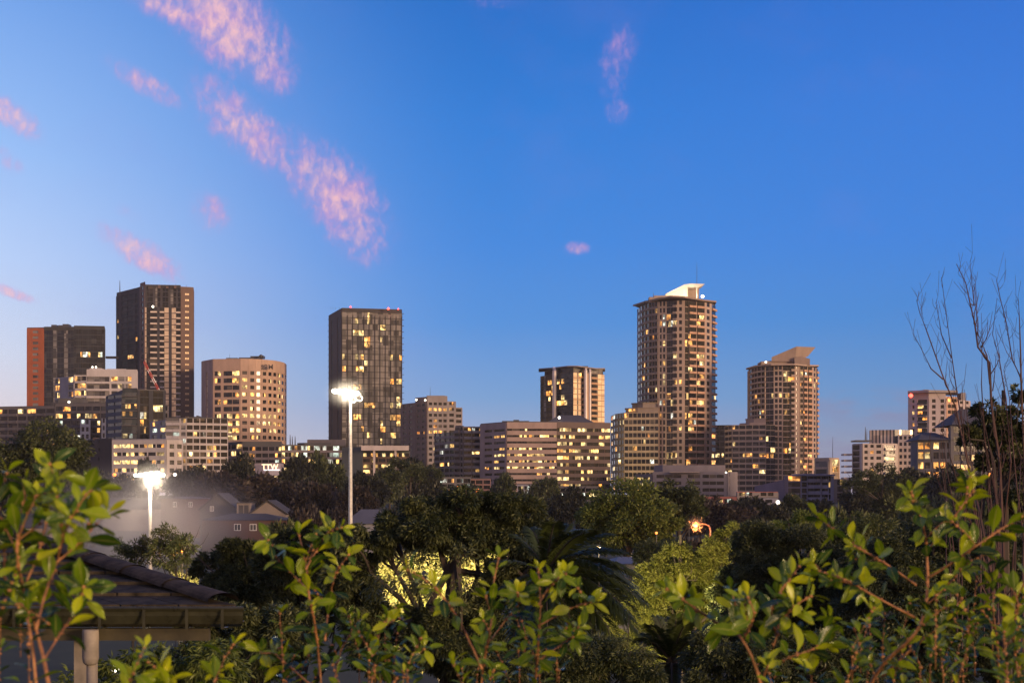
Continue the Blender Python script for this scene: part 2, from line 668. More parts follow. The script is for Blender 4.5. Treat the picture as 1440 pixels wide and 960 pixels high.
def facade(b, A, C, zb, zt, nf, cols, wall, sp=.38, pier=.5, dep=.4, par=0., lit=.1, lits=(), glass=None, bd=1.5, slab=None, rail=None, rh=1.05, part='wall', label=None, lintel=.12, only=None, seed=None):
    """dress the wall face from A to C (left to right seen from outside) with floors of windows.
    cols: 'w2 s1 b3 ...' - w window between piers, s solid, g full glass, c sunset-lit glass, k curtained glass, b balcony, d recess
    lits: (column, floor from the top) pairs that are lit"""
    ax, ay = A
    cx, cy = C
    L = math.hypot(cx - ax, cy - ay)
    dx, dy = (cx - ax) / L, (cy - ay) / L
    nx, ny = dy, -dx
    rz = math.atan2(dy, dx)
    mb = b.mb(part, label)
    glass = glass or GL_DARK
    slab = slab or wall
    rail = rail or wall
    r = b.r
    lits = set(lits)

    def bx(u0, u1, w0, w1, z0, z1, mat):
        q = lambda u, w, z: (ax + dx * u + nx * w, ay + dy * u + ny * w, z)
        mb.hexa([q(u0, w1, z0), q(u1, w1, z0), q(u1, w0, z0), q(u0, w0, z0), q(u0, w1, z1), q(u1, w1, z1), q(u1, w0, z1), q(u0, w0, z1)], mat)

    cs = [(c[0], float(c[1:] or 1)) for c in cols.split()]
    tot = sum(w for _, w in cs)
    us = [0.]
    for _, w in cs:
        us.append(us[-1] + w / tot * L)
    fh = (zt - par - zb) / nf
    if par > 0:
        bx(0, L, -.05, dep + .02, zt - par, zt, wall)

    def pane(u, w, h, zc, ci, fl, default, off=.06):
        islit = (ci, fl) in lits or (not (ci, fl) in lits and r.random() < lit)
        mat = r.choice(b.lits) if islit else default

        def put(u_, w_, m_, l_):
            me = pane_mesh('window', w_, h, m_)
            b.wins.append((me, Vector((ax + dx * u_ + nx * off, ay + dy * u_ + ny * off, zc)), rz, l_, w_ * h, (w_, h)))

        if islit and w > 1.8 and r.random() < .6:     # only one of two rooms behind the bay is lit
            k = round(r.uniform(.35, .65), 1) * w
            first = r.random() < .5
            put(u - w / 2 + k / 2, k - .04, mat if first else default, first)
            put(u + k / 2, w - k - .04, default if first else mat, not first)
        else:
            put(u, w, mat, islit)

    # runs of windows share their spandrel bands
    i = 0
    while i < len(cs):
        t = cs[i][0]
        j = i
        while j < len(cs) and cs[j][0] == t:
            j += 1
        if t == 'w':
            for fl in range(nf):
                z1 = zt - par - fl * fh
                bx(us[i], us[j], -.05, dep, z1 - fh, z1 - fh + sp * fh, wall)
            for k in range(i, j + 1):
                p0, p1 = us[k] - pier / 2, us[k] + pier / 2
                p0, p1 = max(p0, us[i]), min(p1, us[j])
                if pier > 0:
                    bx(p0, p1, -.05, dep + .012, zb, zt - par, wall)
        elif t == 's':
            bx(us[i], us[j], -.05, dep + .02, zb, zt - par, wall)
        i = j
    for ci, (t, _) in enumerate(cs):
        u0, u1 = us[ci], us[ci + 1]
        um, w = (u0 + u1) / 2, u1 - u0
        if t == 's':
            continue
        for fl in range(nf):
            if only and not only(ci, fl):
                continue
            z1 = zt - par - fl * fh
            z0 = z1 - fh
            if t == 'w':
                pw = max(.3, w - pier)
                pane(um, pw, fh * (1 - sp) - .02, z0 + sp * fh + fh * (1 - sp) / 2, ci, fl, glass)
            elif t in 'gck':
                bx(u0, u1, -.05, .2, z0, z0 + .45, wall)
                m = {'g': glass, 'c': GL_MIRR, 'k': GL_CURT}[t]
                pane(um, w - .2, fh - .47, (z0 + z1) / 2 + .225, ci, fl, m)
            elif t == 'd':
                pane(um, w - .1, fh - .3, (z0 + z1) / 2, ci, fl, GL_DARK)
            elif t == 'b':
                pane(um, w - .1, fh - .3, (z0 + z1) / 2, ci, fl, glass)
                me = balcony_mesh(w, bd, slab, rail, rh)
                b.bals.append((me, Vector((ax + dx * um, ay + dy * um, z0 + .15)), rz, False, w, None))


def lettering(b, text, px, py, D, h_px, mat, part='sign_lettering', spacing=1.):
    cu = bpy.data.curves.new(part, 'FONT')
    cu.body = text
    cu.size = h_px / FPX * D / .72
    cu.extrude = .08
    cu.align_x = 'CENTER'
    cu.space_character = spacing
    cu.offset = .02 * cu.size
    cu.materials.append(mat)
    tmp = bpy.data.objects.new(part, cu)
    COL.objects.link(tmp)
    me = bpy.data.meshes.new_from_object(tmp.evaluated_get(bpy.context.evaluated_depsgraph_get()))
    bpy.data.objects.remove(tmp)
    me.name = part
    o = bpy.data.objects.new(part, me)
    COL.objects.link(o)
    o.parent = b.root
    o.location = P3(px, py, D) - b.o
    o.rotation_euler = (math.radians(90), 0, 0)
    return o


def rooftop(b, items, D, mat):
    """items: (px0, px1, y_top, y_bottom) boxes on a roof"""
    for k, (a, c, y1, y0) in enumerate(items):
        d = D + 3 + k * .37
        b.mb('plant_room').box(X(a, d), X(c, d), d, d + 6 + k * .31, Z(y0, d) - .5, Z(y1, d), mat)


def mast(b, px, y1, y0, D, r=.12, part='antenna', mat=None):
    mat = mat or METAL
    m = MB()
    m.tube([P3(px, y0, D), P3(px, (y0 + y1) / 2, D), P3(px, y1, D)], [r, r * .8, r * .35], mat, 5)
    m.build(part, b.root, b.o)


def redlight(b, px, py, D, r=.45):
    m = MB()
    sphere(m, P3(px, py, D), r, REDLAMP, 8, 5)
    m.tube([P3(px, py, D) - Vector((0, 0, r + .8)), P3(px, py, D) - Vector((0, 0, r * .7))], .1, METAL, 5)
    m.build('warning_light', b.root, b.o)


BASE = 692


def z_(py, D):
    return Z(py, D)


def floors(top, pitch, bottom=BASE):
    return max(1, round((bottom - top) / pitch))


# --- orange and dark tower, far left
D = 900
b = Building('apartment_tower', 'dark glass tower with a rust orange end wall, at the far left', 92, D, seed=11)
or_ = wall_mat(.34, .09, .035)
dk = wall_mat(.04, .038, .038)
dk2 = wall_mat(.085, .08, .082)
v = pts((38, 901), (62, 900), (104, 900), (147, 903))
zb = z_(BASE, D)
core(b, v[:2], zb, z_(461, D), or_, 18, label='rust orange end wall', roof=dk, rt=.4)
core(b, v[1:3], zb, z_(460, D), dk, 18, roof=dk, rt=.35)
core(b, v[2:], zb, z_(458.5, D), dk, 18.5, roof=dk, rt=.4)
n = floors(462, 8)
facade(b, v[0], v[1], zb, z_(462, D), n, 's.42 w.42 s.4', or_, sp=.5, pier=.05, lit=.0, label='rust orange end wall', par=1.2, glass=GL_CURT)
facade(b, v[1], v[2], zb, z_(460, D), n, 'g1 g1 k.9 g.8 g.7 k.9 g.6 g.7', dk, lit=.004, lits=[(0, 17), (1, 17), (2, 15), (1, 15), (0, 19), (1, 19), (2, 19)], glass=GL_BLUE, par=2)
facade(b, v[2], v[3], zb, z_(458.5, D), n, 'g.8 g.8 g1 g.9 g.9 g.4 g.8', dk, lit=.0, lits=[(1, 4), (2, 4), (3, 4), (5, 4), (6, 4)], glass=GL_BLUE, par=2)
rooftop(b, [(72, 79, 456.5, 460), (82, 88, 457, 460), (88, 96, 455.5, 460)], D + 4, METAL)
b.finish()

# --- tall brown tower with cream strips
b = Building('residential_tower', 'tallest brown tower on the left, pale gold strips down its front', 218, 900, seed=12)
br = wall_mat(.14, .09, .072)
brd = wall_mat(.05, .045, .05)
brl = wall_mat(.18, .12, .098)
pale_rail = plain('pale_rail', (.62, .52, .44), .4)
v = pts((164, 930), (197, 904), (204, 897), (254, 900), (272, 903))
zb = z_(BASE, 900)
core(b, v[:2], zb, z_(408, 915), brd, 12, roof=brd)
core(b, v[1:3], zb, z_(397, 900), brl, 20)
core(b, v[2:4], zb, z_(402, 900), brd, 20, roof=brd)
core(b, v[3:], zb, z_(404, 900), br, 22, roof=brl, over=.15)
n = 36
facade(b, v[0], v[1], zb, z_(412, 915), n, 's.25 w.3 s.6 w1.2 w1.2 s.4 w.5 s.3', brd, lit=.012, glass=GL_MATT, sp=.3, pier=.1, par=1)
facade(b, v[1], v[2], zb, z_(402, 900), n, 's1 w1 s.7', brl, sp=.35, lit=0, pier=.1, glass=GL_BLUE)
zl = z_(433, 900)
facade(b, v[2], v[3], zb, zl, 32, 'c2 g5 b9 s3.5 b6 c6.2 s3.5 c6 b6', brd, lit=0, slab=br, rail=pale_rail, bd=1.3)
facade(b, v[2], v[3], zl, z_(402, 900), 4, 's2 g4 g5 s3 k3 g4 s3 g4 g4 s3 k4 g4 s2 g4', brd, lit=0, par=.8)
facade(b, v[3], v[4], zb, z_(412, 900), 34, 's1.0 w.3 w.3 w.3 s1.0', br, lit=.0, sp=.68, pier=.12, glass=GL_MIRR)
for k in range(9):
    px = 205 + k * 5.6
    m = MB()
    m.box(X(px, 897), X(px + 3.4, 897), 897.6, 898, z_(405, 897), z_(400.5 + (k % 3) * 1.1, 897), brl if k % 2 else brd)
    m.build('roof_screen', b.root, b.o)
mast(b, 168.5, 394, 415, 915, .35)
mast(b, 247, 399, 404, 905, .12)
mast(b, 262, 400, 404, 905, .12)
m = MB()
sphere(m, P3(215, 431, 895.5), .7, WHITELAMP, 8, 5)
m.build('roof_lamp', b.root, b.o)
b.finish()

# --- skybridge
b = Building('skybridge', 'thin footbridge slung between the two left towers', 155, 905, 'bridge')
b.o.z = z_(504, 905)
b.root.location.z = b.o.z
b.mb('deck').box(X(146.5, 903), X(164.5, 905), 906, 909, z_(503.5, 905), z_(502.4, 905), brd)
b.mb('roof').box(X(146.5, 903), X(164.5, 905), 906, 909, z_(501.2, 905), z_(500.5, 905), brd)
b.mb('glazing').box(X(146.5, 903), X(164.5, 905), 906.2, 908.8, z_(502.4, 905) + .003, z_(501.2, 905) - .003, GL_BLUE)
b.finish()

# --- red and white crane jib in front of it
cr = Building('crane', 'red and white lattice crane jib raised before the brown tower', 225, 840, 'crane')
redp = plain('red_paint', (.4, .05, .03), .5)
jib = MB()
p0, p1 = P3(227, 556, 840), P3(203, 509, 842)
for ox, oz in ((-.6, 0), (.6, 0), (0, 1.0)):
    o_ = Vector((ox, 0, oz))
    for k in range(12):
        a, c = p0.lerp(p1, k / 12) + o_, p0.lerp(p1, (k + 1) / 12) + o_
        jib.tube([a, c], .26, redp if k % 4 > 1 or k > 8 else WHITEP, 4)
for k in range(24):
    a, c = p0.lerp(p1, k / 24), p0.lerp(p1, (k + 1) / 24)
    s_ = .6 if k % 2 else -.6
    jib.tube([a + Vector((s_, 0, 0)), c + Vector((-s_, 0, 0))], .15, redp, 4)
    jib.tube([a + Vector((s_, 0, 0)), c + Vector((0, 0, 1))], .15, redp, 4)
jib.build('jib', cr.root, cr.o)
tw = MB()
tw.tube([P3(227, 558, 840) - Vector((0, 0, 34)), P3(227, 556, 840)], 1.0, redp, 4)
tw.build('mast', cr.root, cr.o)
ln = MB()
ln.tube([P3(208, 519, 841), P3(232, 548, 842)], .07, METAL, 4)
ln.build('stay_cable', cr.root, cr.o)
cr.finish()

# --- white stepped apartments
b = Building('apartment_block', 'white stepped apartments in front of the two left towers', 135, 800, seed=13)
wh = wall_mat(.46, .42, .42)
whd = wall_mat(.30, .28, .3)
v = pts((78, 812), (104, 800), (122, 801), (193, 803))
zb = z_(BASE, 800)
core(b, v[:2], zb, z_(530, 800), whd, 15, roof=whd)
core(b, v[1:3], zb, z_(528.5, 800), wh, 15, roof=wh)
core(b, v[2:], zb, z_(520, 800), wh, 15, roof=wh)
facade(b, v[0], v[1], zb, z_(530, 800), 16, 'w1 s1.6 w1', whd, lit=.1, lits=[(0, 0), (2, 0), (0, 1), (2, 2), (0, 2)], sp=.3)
facade(b, v[1], v[2], zb, z_(528.5, 800), 16, 's.15 b1 w1', whd, lit=.15, lits=[(1, 0), (1, 1), (2, 1), (1, 2), (2, 2)], bd=1)
facade(b, v[2], v[3], zb, z_(529, 800), 16, 'b1.3 b1.3 b1.3 s.25 w1.2 w1.2 w1.2 s.9', wh, lit=.04, lits=[(4, 0), (6, 0), (6, 1), (5, 2), (5, 1)], bd=1.2, glass=GL_CURT)
facade(b, v[2], v[3], z_(529, 800), z_(520, 800), 1, 's2', wh, lit=0)
rooftop(b, [(126, 142, 517.5, 520), (150, 176, 518.5, 520)], 800, wh)
m = MB()
for px in (130, 135):
    sphere(m, P3(px, 516, 803), .5, WHITELAMP, 8, 5)
m.build('roof_lamp', b.root, b.o)
b.finish()

# --- long low dark apartment block
b = Building('apartment_block', 'long low dark apartment block with glowing flats below the white stepped one', 110, 700, seed=14)
dg = wall_mat(.13, .115, .118)
v = pts((-40, 712), (78, 700), (152, 698), (236, 704))
zb = z_(BASE, 700)
core(b, v[:2], zb, z_(571.5, 700), dg, 15, roof=dk2, over=.8)
core(b, v[1:3], zb, z_(568, 700), dg, 15, roof=dk2, over=.8)
core(b, v[2:], zb, z_(570, 700), dg, 15)
facade(b, v[0], v[1], zb, z_(571, 700), 12, 'w1 b1 w1 w1 b1 w1 w1 b1 w1', dg, lit=.13, par=1.2, bd=1.2)
facade(b, v[1], v[2], zb, z_(568, 700), 12, 'w1 b1 w.8 b1 w1 b1 w1', dg, lit=.2, lits=[(0, 1), (1, 1), (0, 2), (3, 1), (4, 1), (5, 2), (4, 2)], par=1.2, bd=1.2, glass=GL_BLUE)
facade(b, v[2], v[3], zb, z_(570, 700), 12, 'w1 w1 b1 w1 w1', dg, lit=.15)
wp = wall_mat(.52, .49, .47)
for a, c, y1 in ((113, 127, 590), (143, 154, 588)):
    A_, C_ = pts((a, 693), (c, 693))
    core(b, [A_, C_], zb, z_(y1, 693), wp, 5, label='white rendered bay')
    facade(b, A_, C_, zb, z_(y1, 693), 10, 's.3 w.8 s.3 w.8 s.3', wp, lit=.15, sp=.4, label='white rendered bay', pier=.2, glass=GL_BLUE)
rooftop(b, [(82, 118, 560, 568)], 700, dk2)
m = MB()
sphere(m, P3(97, 565, 699), .6, WHITELAMP, 8, 5)
m.build('roof_lamp', b.root, b.o)
b.finish()

# --- dark block with banded flank
b = Building('apartment_block', 'black glass block with a lit stack of balconies, under the brown tower', 192, 650, seed=15)
bl = wall_mat(.035, .035, .042)
bg_ = wall_mat(.085, .092, .12)
v = pts((150, 662), (172, 650), (193, 650), (232, 655))
zb = z_(BASE, 650)
core(b, v[:2], zb, z_(550, 650), bg_, 12, label='blue grey banded flank', tops=[z_(554, 650), z_(548, 650)])
core(b, v[1:3], zb, z_(547, 650), bl, 14, roof=bl)
core(b, v[2:], zb, z_(548.5, 650), bl, 14, roof=dk2, over=.3)
facade(b, v[0], v[1], zb, z_(554.5, 650), 14, 's.3 w3 w3', bg_, lit=0, sp=.55, pier=.05, glass=GL_BLUE, label='blue grey banded flank')
facade(b, v[1], v[2], zb, z_(547, 650), 14, 'b1 b1 b.9', dg, lit=.06, lits=[(0, 2), (1, 2), (2, 2), (0, 3), (1, 3), (0, 6), (1, 6), (0, 7), (1, 7), (2, 7)], glass=GL_TEAL, rail=GL_TEAL)
facade(b, v[2], v[3], zb, z_(548.5, 650), 14, 's.5 g.7 g.9 s.8 g.9 g.9 s.4', bl, lit=.04, lits=[(2, 3), (1, 4), (4, 2), (5, 2), (2, 5), (1, 7), (4, 4), (1, 3)])
b.finish()

# --- grey grid apartments
b = Building('apartment_block', 'flat roofed grey grid apartments beside the round office', 268, 600, seed=16)
gg = wall_mat(.3, .265, .26)
gl_ = wall_mat(.4, .36, .36)
v = pts((212, 612), (234, 600), (262, 600), (320, 606))
zb = z_(BASE, 600)
core(b, v[:2], zb, z_(592, 600), gg, 14, roof=gg)
core(b, v[1:3], zb, z_(588.5, 600), gg, 14, roof=dk2, over=.3)
core(b, v[2:], zb, z_(588, 600), gg, 14, roof=dk2, over=.4)
facade(b, v[0], v[1], zb, z_(592, 600), 11, 's.4 w1 s.5 w1', gg, lit=.06, lits=[(1, 0), (3, 1)], sp=.4)
facade(b, v[1], v[2], zb, z_(588.5, 600), 11, 'b1 b1 s.15 w.9', gl_, lit=.03, lits=[(3, 0), (2, 3), (3, 3), (1, 7), (3, 6), (0, 7)], bd=1.1, glass=GL_CURT)
facade(b, v[2], v[3], zb, z_(588, 600), 11, 'w1 w1 w1 w1 w1.1 w1.1', gl_, lit=.02, lits=[(1, 2), (2, 2), (3, 4), (4, 4), (3, 5), (4, 5), (3, 6), (0, 7), (1, 7), (2, 7)], sp=.34, pier=.35)
rooftop(b, [(272, 282, 585.5, 588), (284, 288, 586, 588), (276, 278, 584, 588)], 600, METAL)
b.finish()

# --- low white office with lit strips
b = Building('office_building', 'low white office with four rows of lit windows, behind the floodlight', 200, 575, 'office building', seed=17, lits=OFFICE)
ow = wall_mat(.43, .39, .385)
v = pts((158, 580), (234, 575), (256, 578))
zb = z_(BASE, 575)
core(b, v, zb, z_(618.5, 575), ow, 18, roof=whd, over=.1)
facade(b, v[0], v[1], zb, z_(618.5, 575), 6, 's.15 w1 w1 w1 w1 w1 w1 s.15', ow, lit=.82, sp=.55, par=1.6, pier=.4)
facade(b, v[1], v[2], zb, z_(618.5, 575), 6, 's.4 w1 s.3 w1', ow, lit=.1, sp=.45, par=1.6)
b.finish()

# --- blank dark brick block
b = Building('brick_building', 'blank dark brown brick block left of the low white office', 142, 590)
bk = wall_mat(.06, .042, .038, .9)
v = pts((124, 600), (158, 588))
core(b, v, z_(BASE, 590), z_(617, 590), bk, 16, roof=dk2, over=.15, rt=.35)
b.mb('parapet').box(X(125, 590), X(129, 590), 596, 601, z_(618, 590), z_(614, 590), bk)
facade(b, v[0], v[1], z_(BASE, 590), z_(617, 590), 6, 's3 w.5 s3', bk, lit=0, sp=.6, pier=.1)
b.finish()

# --- round beige office
b = Building('office_tower', 'beige office tower with a rounded right corner and dark logo letters', 343, 850, 'office building', seed=18, lits=OFFICE)
be = wall_mat(.42, .285, .215, .8)
v = pts((284, 866), (300, 853), (338, 850), (350, 851), (359, 852.5), (367.5, 854.5), (375.5, 857), (382.5, 860), (389, 864), (394.5, 869), (399, 875), (402, 884))
zb = z_(BASE, 850)
zt = z_(505, 850)
core(b, v, zb, zt, be, 22, roof=be, over=.15, rt=.4)
n = 17
kw = dict(sp=.48, lit=.05, par=z_(505, 850) - z_(521.5, 850))
facade(b, v[0], v[1], zb, zt, n, 's1 c.35 s1', be, **kw)
facade(b, v[1], v[2], zb, zt, n, 's.15 w.85 s.3 w1.15 w.9 s.1', be, **{**kw, 'pier': .15, 'sp': .36, 'lits': [(1, 0), (1, 1), (1, 4), (3, 4), (1, 6), (4, 6), (3, 7), (4, 7), (3, 8), (4, 8), (3, 9), (4, 9), (3, 10), (4, 10), (4, 0), (4, 1), (3, 6)]})
lit_cols = {0: [1, 3, 6], 1: [6, 3, 8, 9, 5], 2: [9, 3, 6, 1], 3: [7, 6, 3], 4: [6, 7, 8, 4], 5: [6, 7, 8]}
for k in range(2, 11):
    col = k - 2
    if col == 0:
        facade(b, v[k], v[k + 1], zb, zt, n, 's.5 w2 s.5', be, **{**kw, 'sp': .52, 'lits': [(1, 1), (1, 2), (1, 3), (1, 6)]})
    elif col in (6,):  # reflected light in this column is put in as glowing panes
        facade(b, v[k], v[k + 1], zb, zt, n, 's.3 w2 s.3', be, **{**kw, 'pier': .2, 'lits': [(1, f) for f in range(0, 8)]})
    else:
        facade(b, v[k], v[k + 1], zb, zt, n, 's.5 w2 s.5', be, **{**kw, 'pier': .2, 'lit': .14, 'lits': [(1, f) for f in lit_cols.get(col, [])]})
lettering(b, 'IBM', 376.5, 519, 853.5, 7, wall_mat(.13, .1, .09), spacing=1.05)
rooftop(b, [(318, 334, 503, 505), (336, 352, 502.5, 505), (352, 366, 500.5, 505), (364, 370, 499.5, 502)], 855, METAL)
mast(b, 323, 497, 505, 858, .12)
dsh = MB()
sphere(dsh, P3(367, 500.5, 856), 1.0, METAL)
dsh.build('satellite_dish', b.root, b.o)
b.finish()

# --- low glazed office in front of it
b = Building('office_building', 'long low glazed office glowing yellow at the foot of the round tower', 400, 640, 'office building', seed=19, lits=[LIT_Y, LIT_Y, LIT_C, LIT_W])
lo = wall_mat(.17, .14, .15)
v = pts((318, 652), (341, 641), (396, 640), (486, 646))
zb = z_(BASE, 640)
core(b, v[:3], zb, z_(622, 640), dk2, 15, roof=dk2)
core(b, v[2:], zb, z_(626.5, 640), lo, 15, roof=dk2, over=.4)
facade(b, v[0], v[1], zb, z_(624, 640), 7, 'w1 w1 w1', wall_mat(.35, .23, .17), lit=.5, sp=.35)
facade(b, v[1], v[2], zb, z_(628, 640), 7, 'w1 w1 w1 w1 w1 w1', lo, lit=.55, sp=.4, pier=.3)
facade(b, v[2], v[3], zb, z_(626.5, 640), 7, 'w1 w1 w1 w1 w1 w1 w1 w1 w1 w1', lo, lit=.75, sp=.36, pier=.25)
core(b, pts((418, 655), (428, 652), (466, 652)), z_(630, 650), z_(622, 650), dk2, 8)
core(b, pts((432, 656), (486, 656)), z_(630, 650), z_(617, 650), wall_mat(.12, .105, .115), 8)
for px in (408, 411, 415):
    mast(b, px, 611 + (px % 2) * 2, 627, 652, .3)
b.finish()

# --- sign board building
b = Building('shop_building', 'little pale shopfront bearing a lit three letter sign, among dark trees', 378, 545, 'shop', seed=20)
pu = wall_mat(.34, .28, .3)
v = pts((358, 548), (399, 545))
core(b, v, z_(BASE, 545), z_(651, 545), pu, 10, roof=dk2, over=.1, rt=.3)
lettering(b, 'TTW', 379.5, 659.3, 544.7, 7.2, plain('lit_letters', (.8, .6, .45), .5, 0, (1, .7, .42), 1.7, 'NONE'), spacing=1.05)
st = plain('strip_lamp', (.8, .8, .8), .5, 0, (1, .95, .9), 2.2, 'NONE')
b.mb('strip_light').box(X(371, 544.5), X(394, 544.5), 544.3, 544.6, z_(661.2, 544.5), z_(659.9, 544.5), st)
b.mb('awning').box(X(379, 544), X(395, 544), 543.4, 544.2, z_(668, 544), z_(662.4, 544), wall_mat(.4, .36, .42))
b.mb('shop_window').box(X(386, 544), X(393, 544), 543.9, 544.9, z_(671.5, 544), z_(669.2, 544), LIT_Y)
b.finish()

# --- central glass tower
b = Building('glass_tower', 'dark gridded glass tower with red roof lights behind the tall floodlight', 514, 850, 'apartment tower', seed=21, lits=[LIT_W, LIT_Y, LIT_Y, LIT_W])
tb = wall_mat(.085, .06, .05)
tg = wall_mat(.05, .044, .042)
v = pts((463, 884), (481, 850), (565, 857))
zb = z_(BASE, 850)
zt = z_(433.5, 850)
core(b, v, zb, zt, tb, 14, roof=tb, rt=.3, over=.1)
L = [(4, 0), (2, 1), (4, 1), (7, 2), (2, 3), (3, 3), (7, 4), (4, 4), (0, 7), (2, 7), (3, 7), (4, 8), (9, 7), (10, 7), (2, 9), (3, 9), (0, 9), (9, 11), (10, 11), (2, 12), (3, 12), (4, 15), (5, 15), (9, 15), (10, 15), (10, 14), (2, 17), (3, 17), (10, 17), (9, 17), (10, 18), (7, 18), (7, 19), (3, 19), (4, 20), (9, 20), (9, 23), (4, 25)]
facade(b, v[1], v[2], zb, zt, 30, 'k1 g.8 k1 k1 k1 g.9 g.8 k1 k.8 k1 k1', tg, lit=.01, lits=L, par=z_(433.5, 850) - z_(438.5, 850), glass=GL_CURT)
facade(b, v[0], v[1], zb, zt, 30, 's1.2 g.6 s2 g.6 s1', tb, lit=.0, sp=.6, par=4, glass=GL_MATT)
mb = b.mb('floor_fin')
for k in range(30):
    zz = zb + (zt - zb) * k / 30 + 1.2
    mb.box(v[2][0] + .3, v[2][0] + 1.3, v[2][1] - .5, v[2][1] + .6, zz, zz + .22, tg)
    mb.box(v[0][0] - .9, v[0][0] - .05, v[0][1] - .5, v[0][1] + .6, zz, zz + .22, tb)
for u in np.linspace(0, 1, 12):
    x_, y_ = v[1][0] + (v[2][0] - v[1][0]) * u, v[1][1] + (v[2][1] - v[1][1]) * u
    b.mb('mullion').box(x_ - .14, x_ + .14, y_ - .55, y_ - .1, zb, zt - 4.2, tg)
redlight(b, 493, 431.5, 850)
redlight(b, 546, 434, 851, .7)
redlight(b, 560, 434.5, 856, .4)
for px in (465, 468, 472, 477):
    mast(b, px, 431.5, 434.5, 862, .12)
b.finish()

# --- white framed pavilion
b = Building('pavilion_building', 'white flat roofed pavilion with tall columns at the foot of the glass tower', 540, 600, 'office building', seed=22, lits=OFFICE)
pw_ = wall_mat(.5, .43, .41)
tl = wall_mat(.09, .1, .095)
v = pts((510, 606), (576, 606))
zb = z_(BASE, 600)
core(b, v, zb, z_(634, 606), tl, 10)
facade(b, v[0], v[1], zb, z_(637, 606), 7, 'w1 w1 w1 w1 w1 w1', wall_mat(.12, .08, .07), lit=.3, lits=[(0, 0), (1, 0), (2, 0), (4, 0), (5, 0), (0, 2), (1, 2), (2, 2), (3, 2)], sp=.4)
b.mb('roof').prism([(X(508, 597), 597), (X(575, 597), 597), (X(575, 618), 618), (X(508, 618), 618)], z_(633, 597), z_(626.3, 597), pw_)
for px in (526, 556):
    m = MB()
    m.box(X(px - 1.4, 597.5), X(px + 1.4, 597.5), 597.6, 598.6, zb, z_(633, 597) - .003, pw_)
    m.build('column', b.root, b.o)
v2 = pts((481, 604), (510, 600))
core(b, v2, zb, z_(628, 600), tl, 10, label='blank grey green wall')
b.finish()

# --- brown stepped apartments
b = Building('apartment_block', 'brown stepped apartment block with small square windows right of the glass tower', 605, 750, seed=23)
bw = wall_mat(.23, .155, .115)
bf = wall_mat(.25, .215, .21)
v = pts((564, 770), (584, 757), (601, 750), (629, 752), (641, 753), (650, 754))
zb = z_(BASE, 750)
core(b, v[:2], zb, z_(566, 750), bw, 20, roof=bw)
core(b, v[1:3], zb, z_(559, 750), bw, 20, roof=bw)
core(b, v[2:4], zb, z_(557.5, 750), bf, 20, roof=bf)
core(b, v[3:5], zb, z_(565, 750), bf, 18, roof=bf)
core(b, v[4:], zb, z_(573.5, 750), bf, 16, roof=bf)
n = 16
facade(b, v[0], v[1], zb, z_(567, 750), n, 's.6 w.8 s.6 w.8 s.6', bw, sp=.55, pier=.05, lit=.0)
facade(b, v[1], v[2], zb, z_(567, 750), n, 's.6 w.8 s.6 w.8 s.6', bw, sp=.55, pier=.05, lit=.0, lits=[(1, 5), (3, 5)])
facade(b, v[2], v[3], zb, z_(565.5, 750), n, 's.4 w1 s.45 w1 s.45 w1 s.45 w1 s.2', bf, sp=.5, pier=.05, lit=.01, lits=[(1, 1), (3, 1), (5, 1), (7, 1), (3, 3), (3, 4), (1, 5), (3, 5), (5, 5), (3, 8), (5, 8)])
facade(b, v[3], v[4], zb, z_(565, 750), n, 's.4 w1 s.45', bf, sp=.5, pier=.05, lit=.02, lits=[(1, 1)])
facade(b, v[4], v[5], zb, z_(574, 750), n - 1, 'w1 s.2', bf, sp=.45, pier=.05, lit=.02)
rooftop(b, [(600, 626, 556, 558)], 755, bf)
mast(b, 605, 543, 558, 756, .12)
m = MB()
for px, py in ((585.5, 562), (598, 562.5)):
    sphere(m, P3(px, py, 749), .5, WHITELAMP, 8, 5)
m.build('roof_lamp', b.root, b.o)
b.finish()

# --- mid rise flats
b = Building('apartment_block', 'mid rise grey brown flats with orange lit rooms left of the banded office', 664, 600, seed=24)
mr = wall_mat(.2, .165, .15)
v = pts((612, 622), (640, 604), (652, 600), (706, 604))
zb = z_(BASE, 600)
core(b, v[:2], zb, z_(606, 600), mr, 14)
core(b, v[1:3], zb, z_(600, 600), mr, 14, roof=mr)
core(b, v[2:], zb, z_(601, 600), mr, 14, roof=mr)
facade(b, v[0], v[1], zb, z_(606, 600), 10, 'w1 w1 w1 w1', mr, lit=.08, sp=.4, lits=[(2, 2), (1, 3), (3, 2)])
facade(b, v[1], v[2], zb, z_(600, 600), 11, 'b1 w.6', mr, lit=.08, bd=1)
facade(b, v[2], v[3], zb, z_(601, 600), 11, 'b1 s.12 b1 b1 s.1 w1 w1', mr, lit=.03, bd=1, rail=gg, lits=[(0, 0), (2, 0), (3, 0), (5, 0), (6, 0), (3, 1), (6, 1), (2, 4), (3, 4), (5, 3), (6, 3), (5, 5), (6, 5), (6, 4)])
m = MB()
for k in range(9):
    m.box(X(632 + k * 7, 602) - .1, X(632 + k * 7, 602) + .1, 603, 603.2, z_(601, 600) + .55, z_(598.6, 600), METAL)
m.build('roof_post', b.root, b.o)
b.finish()

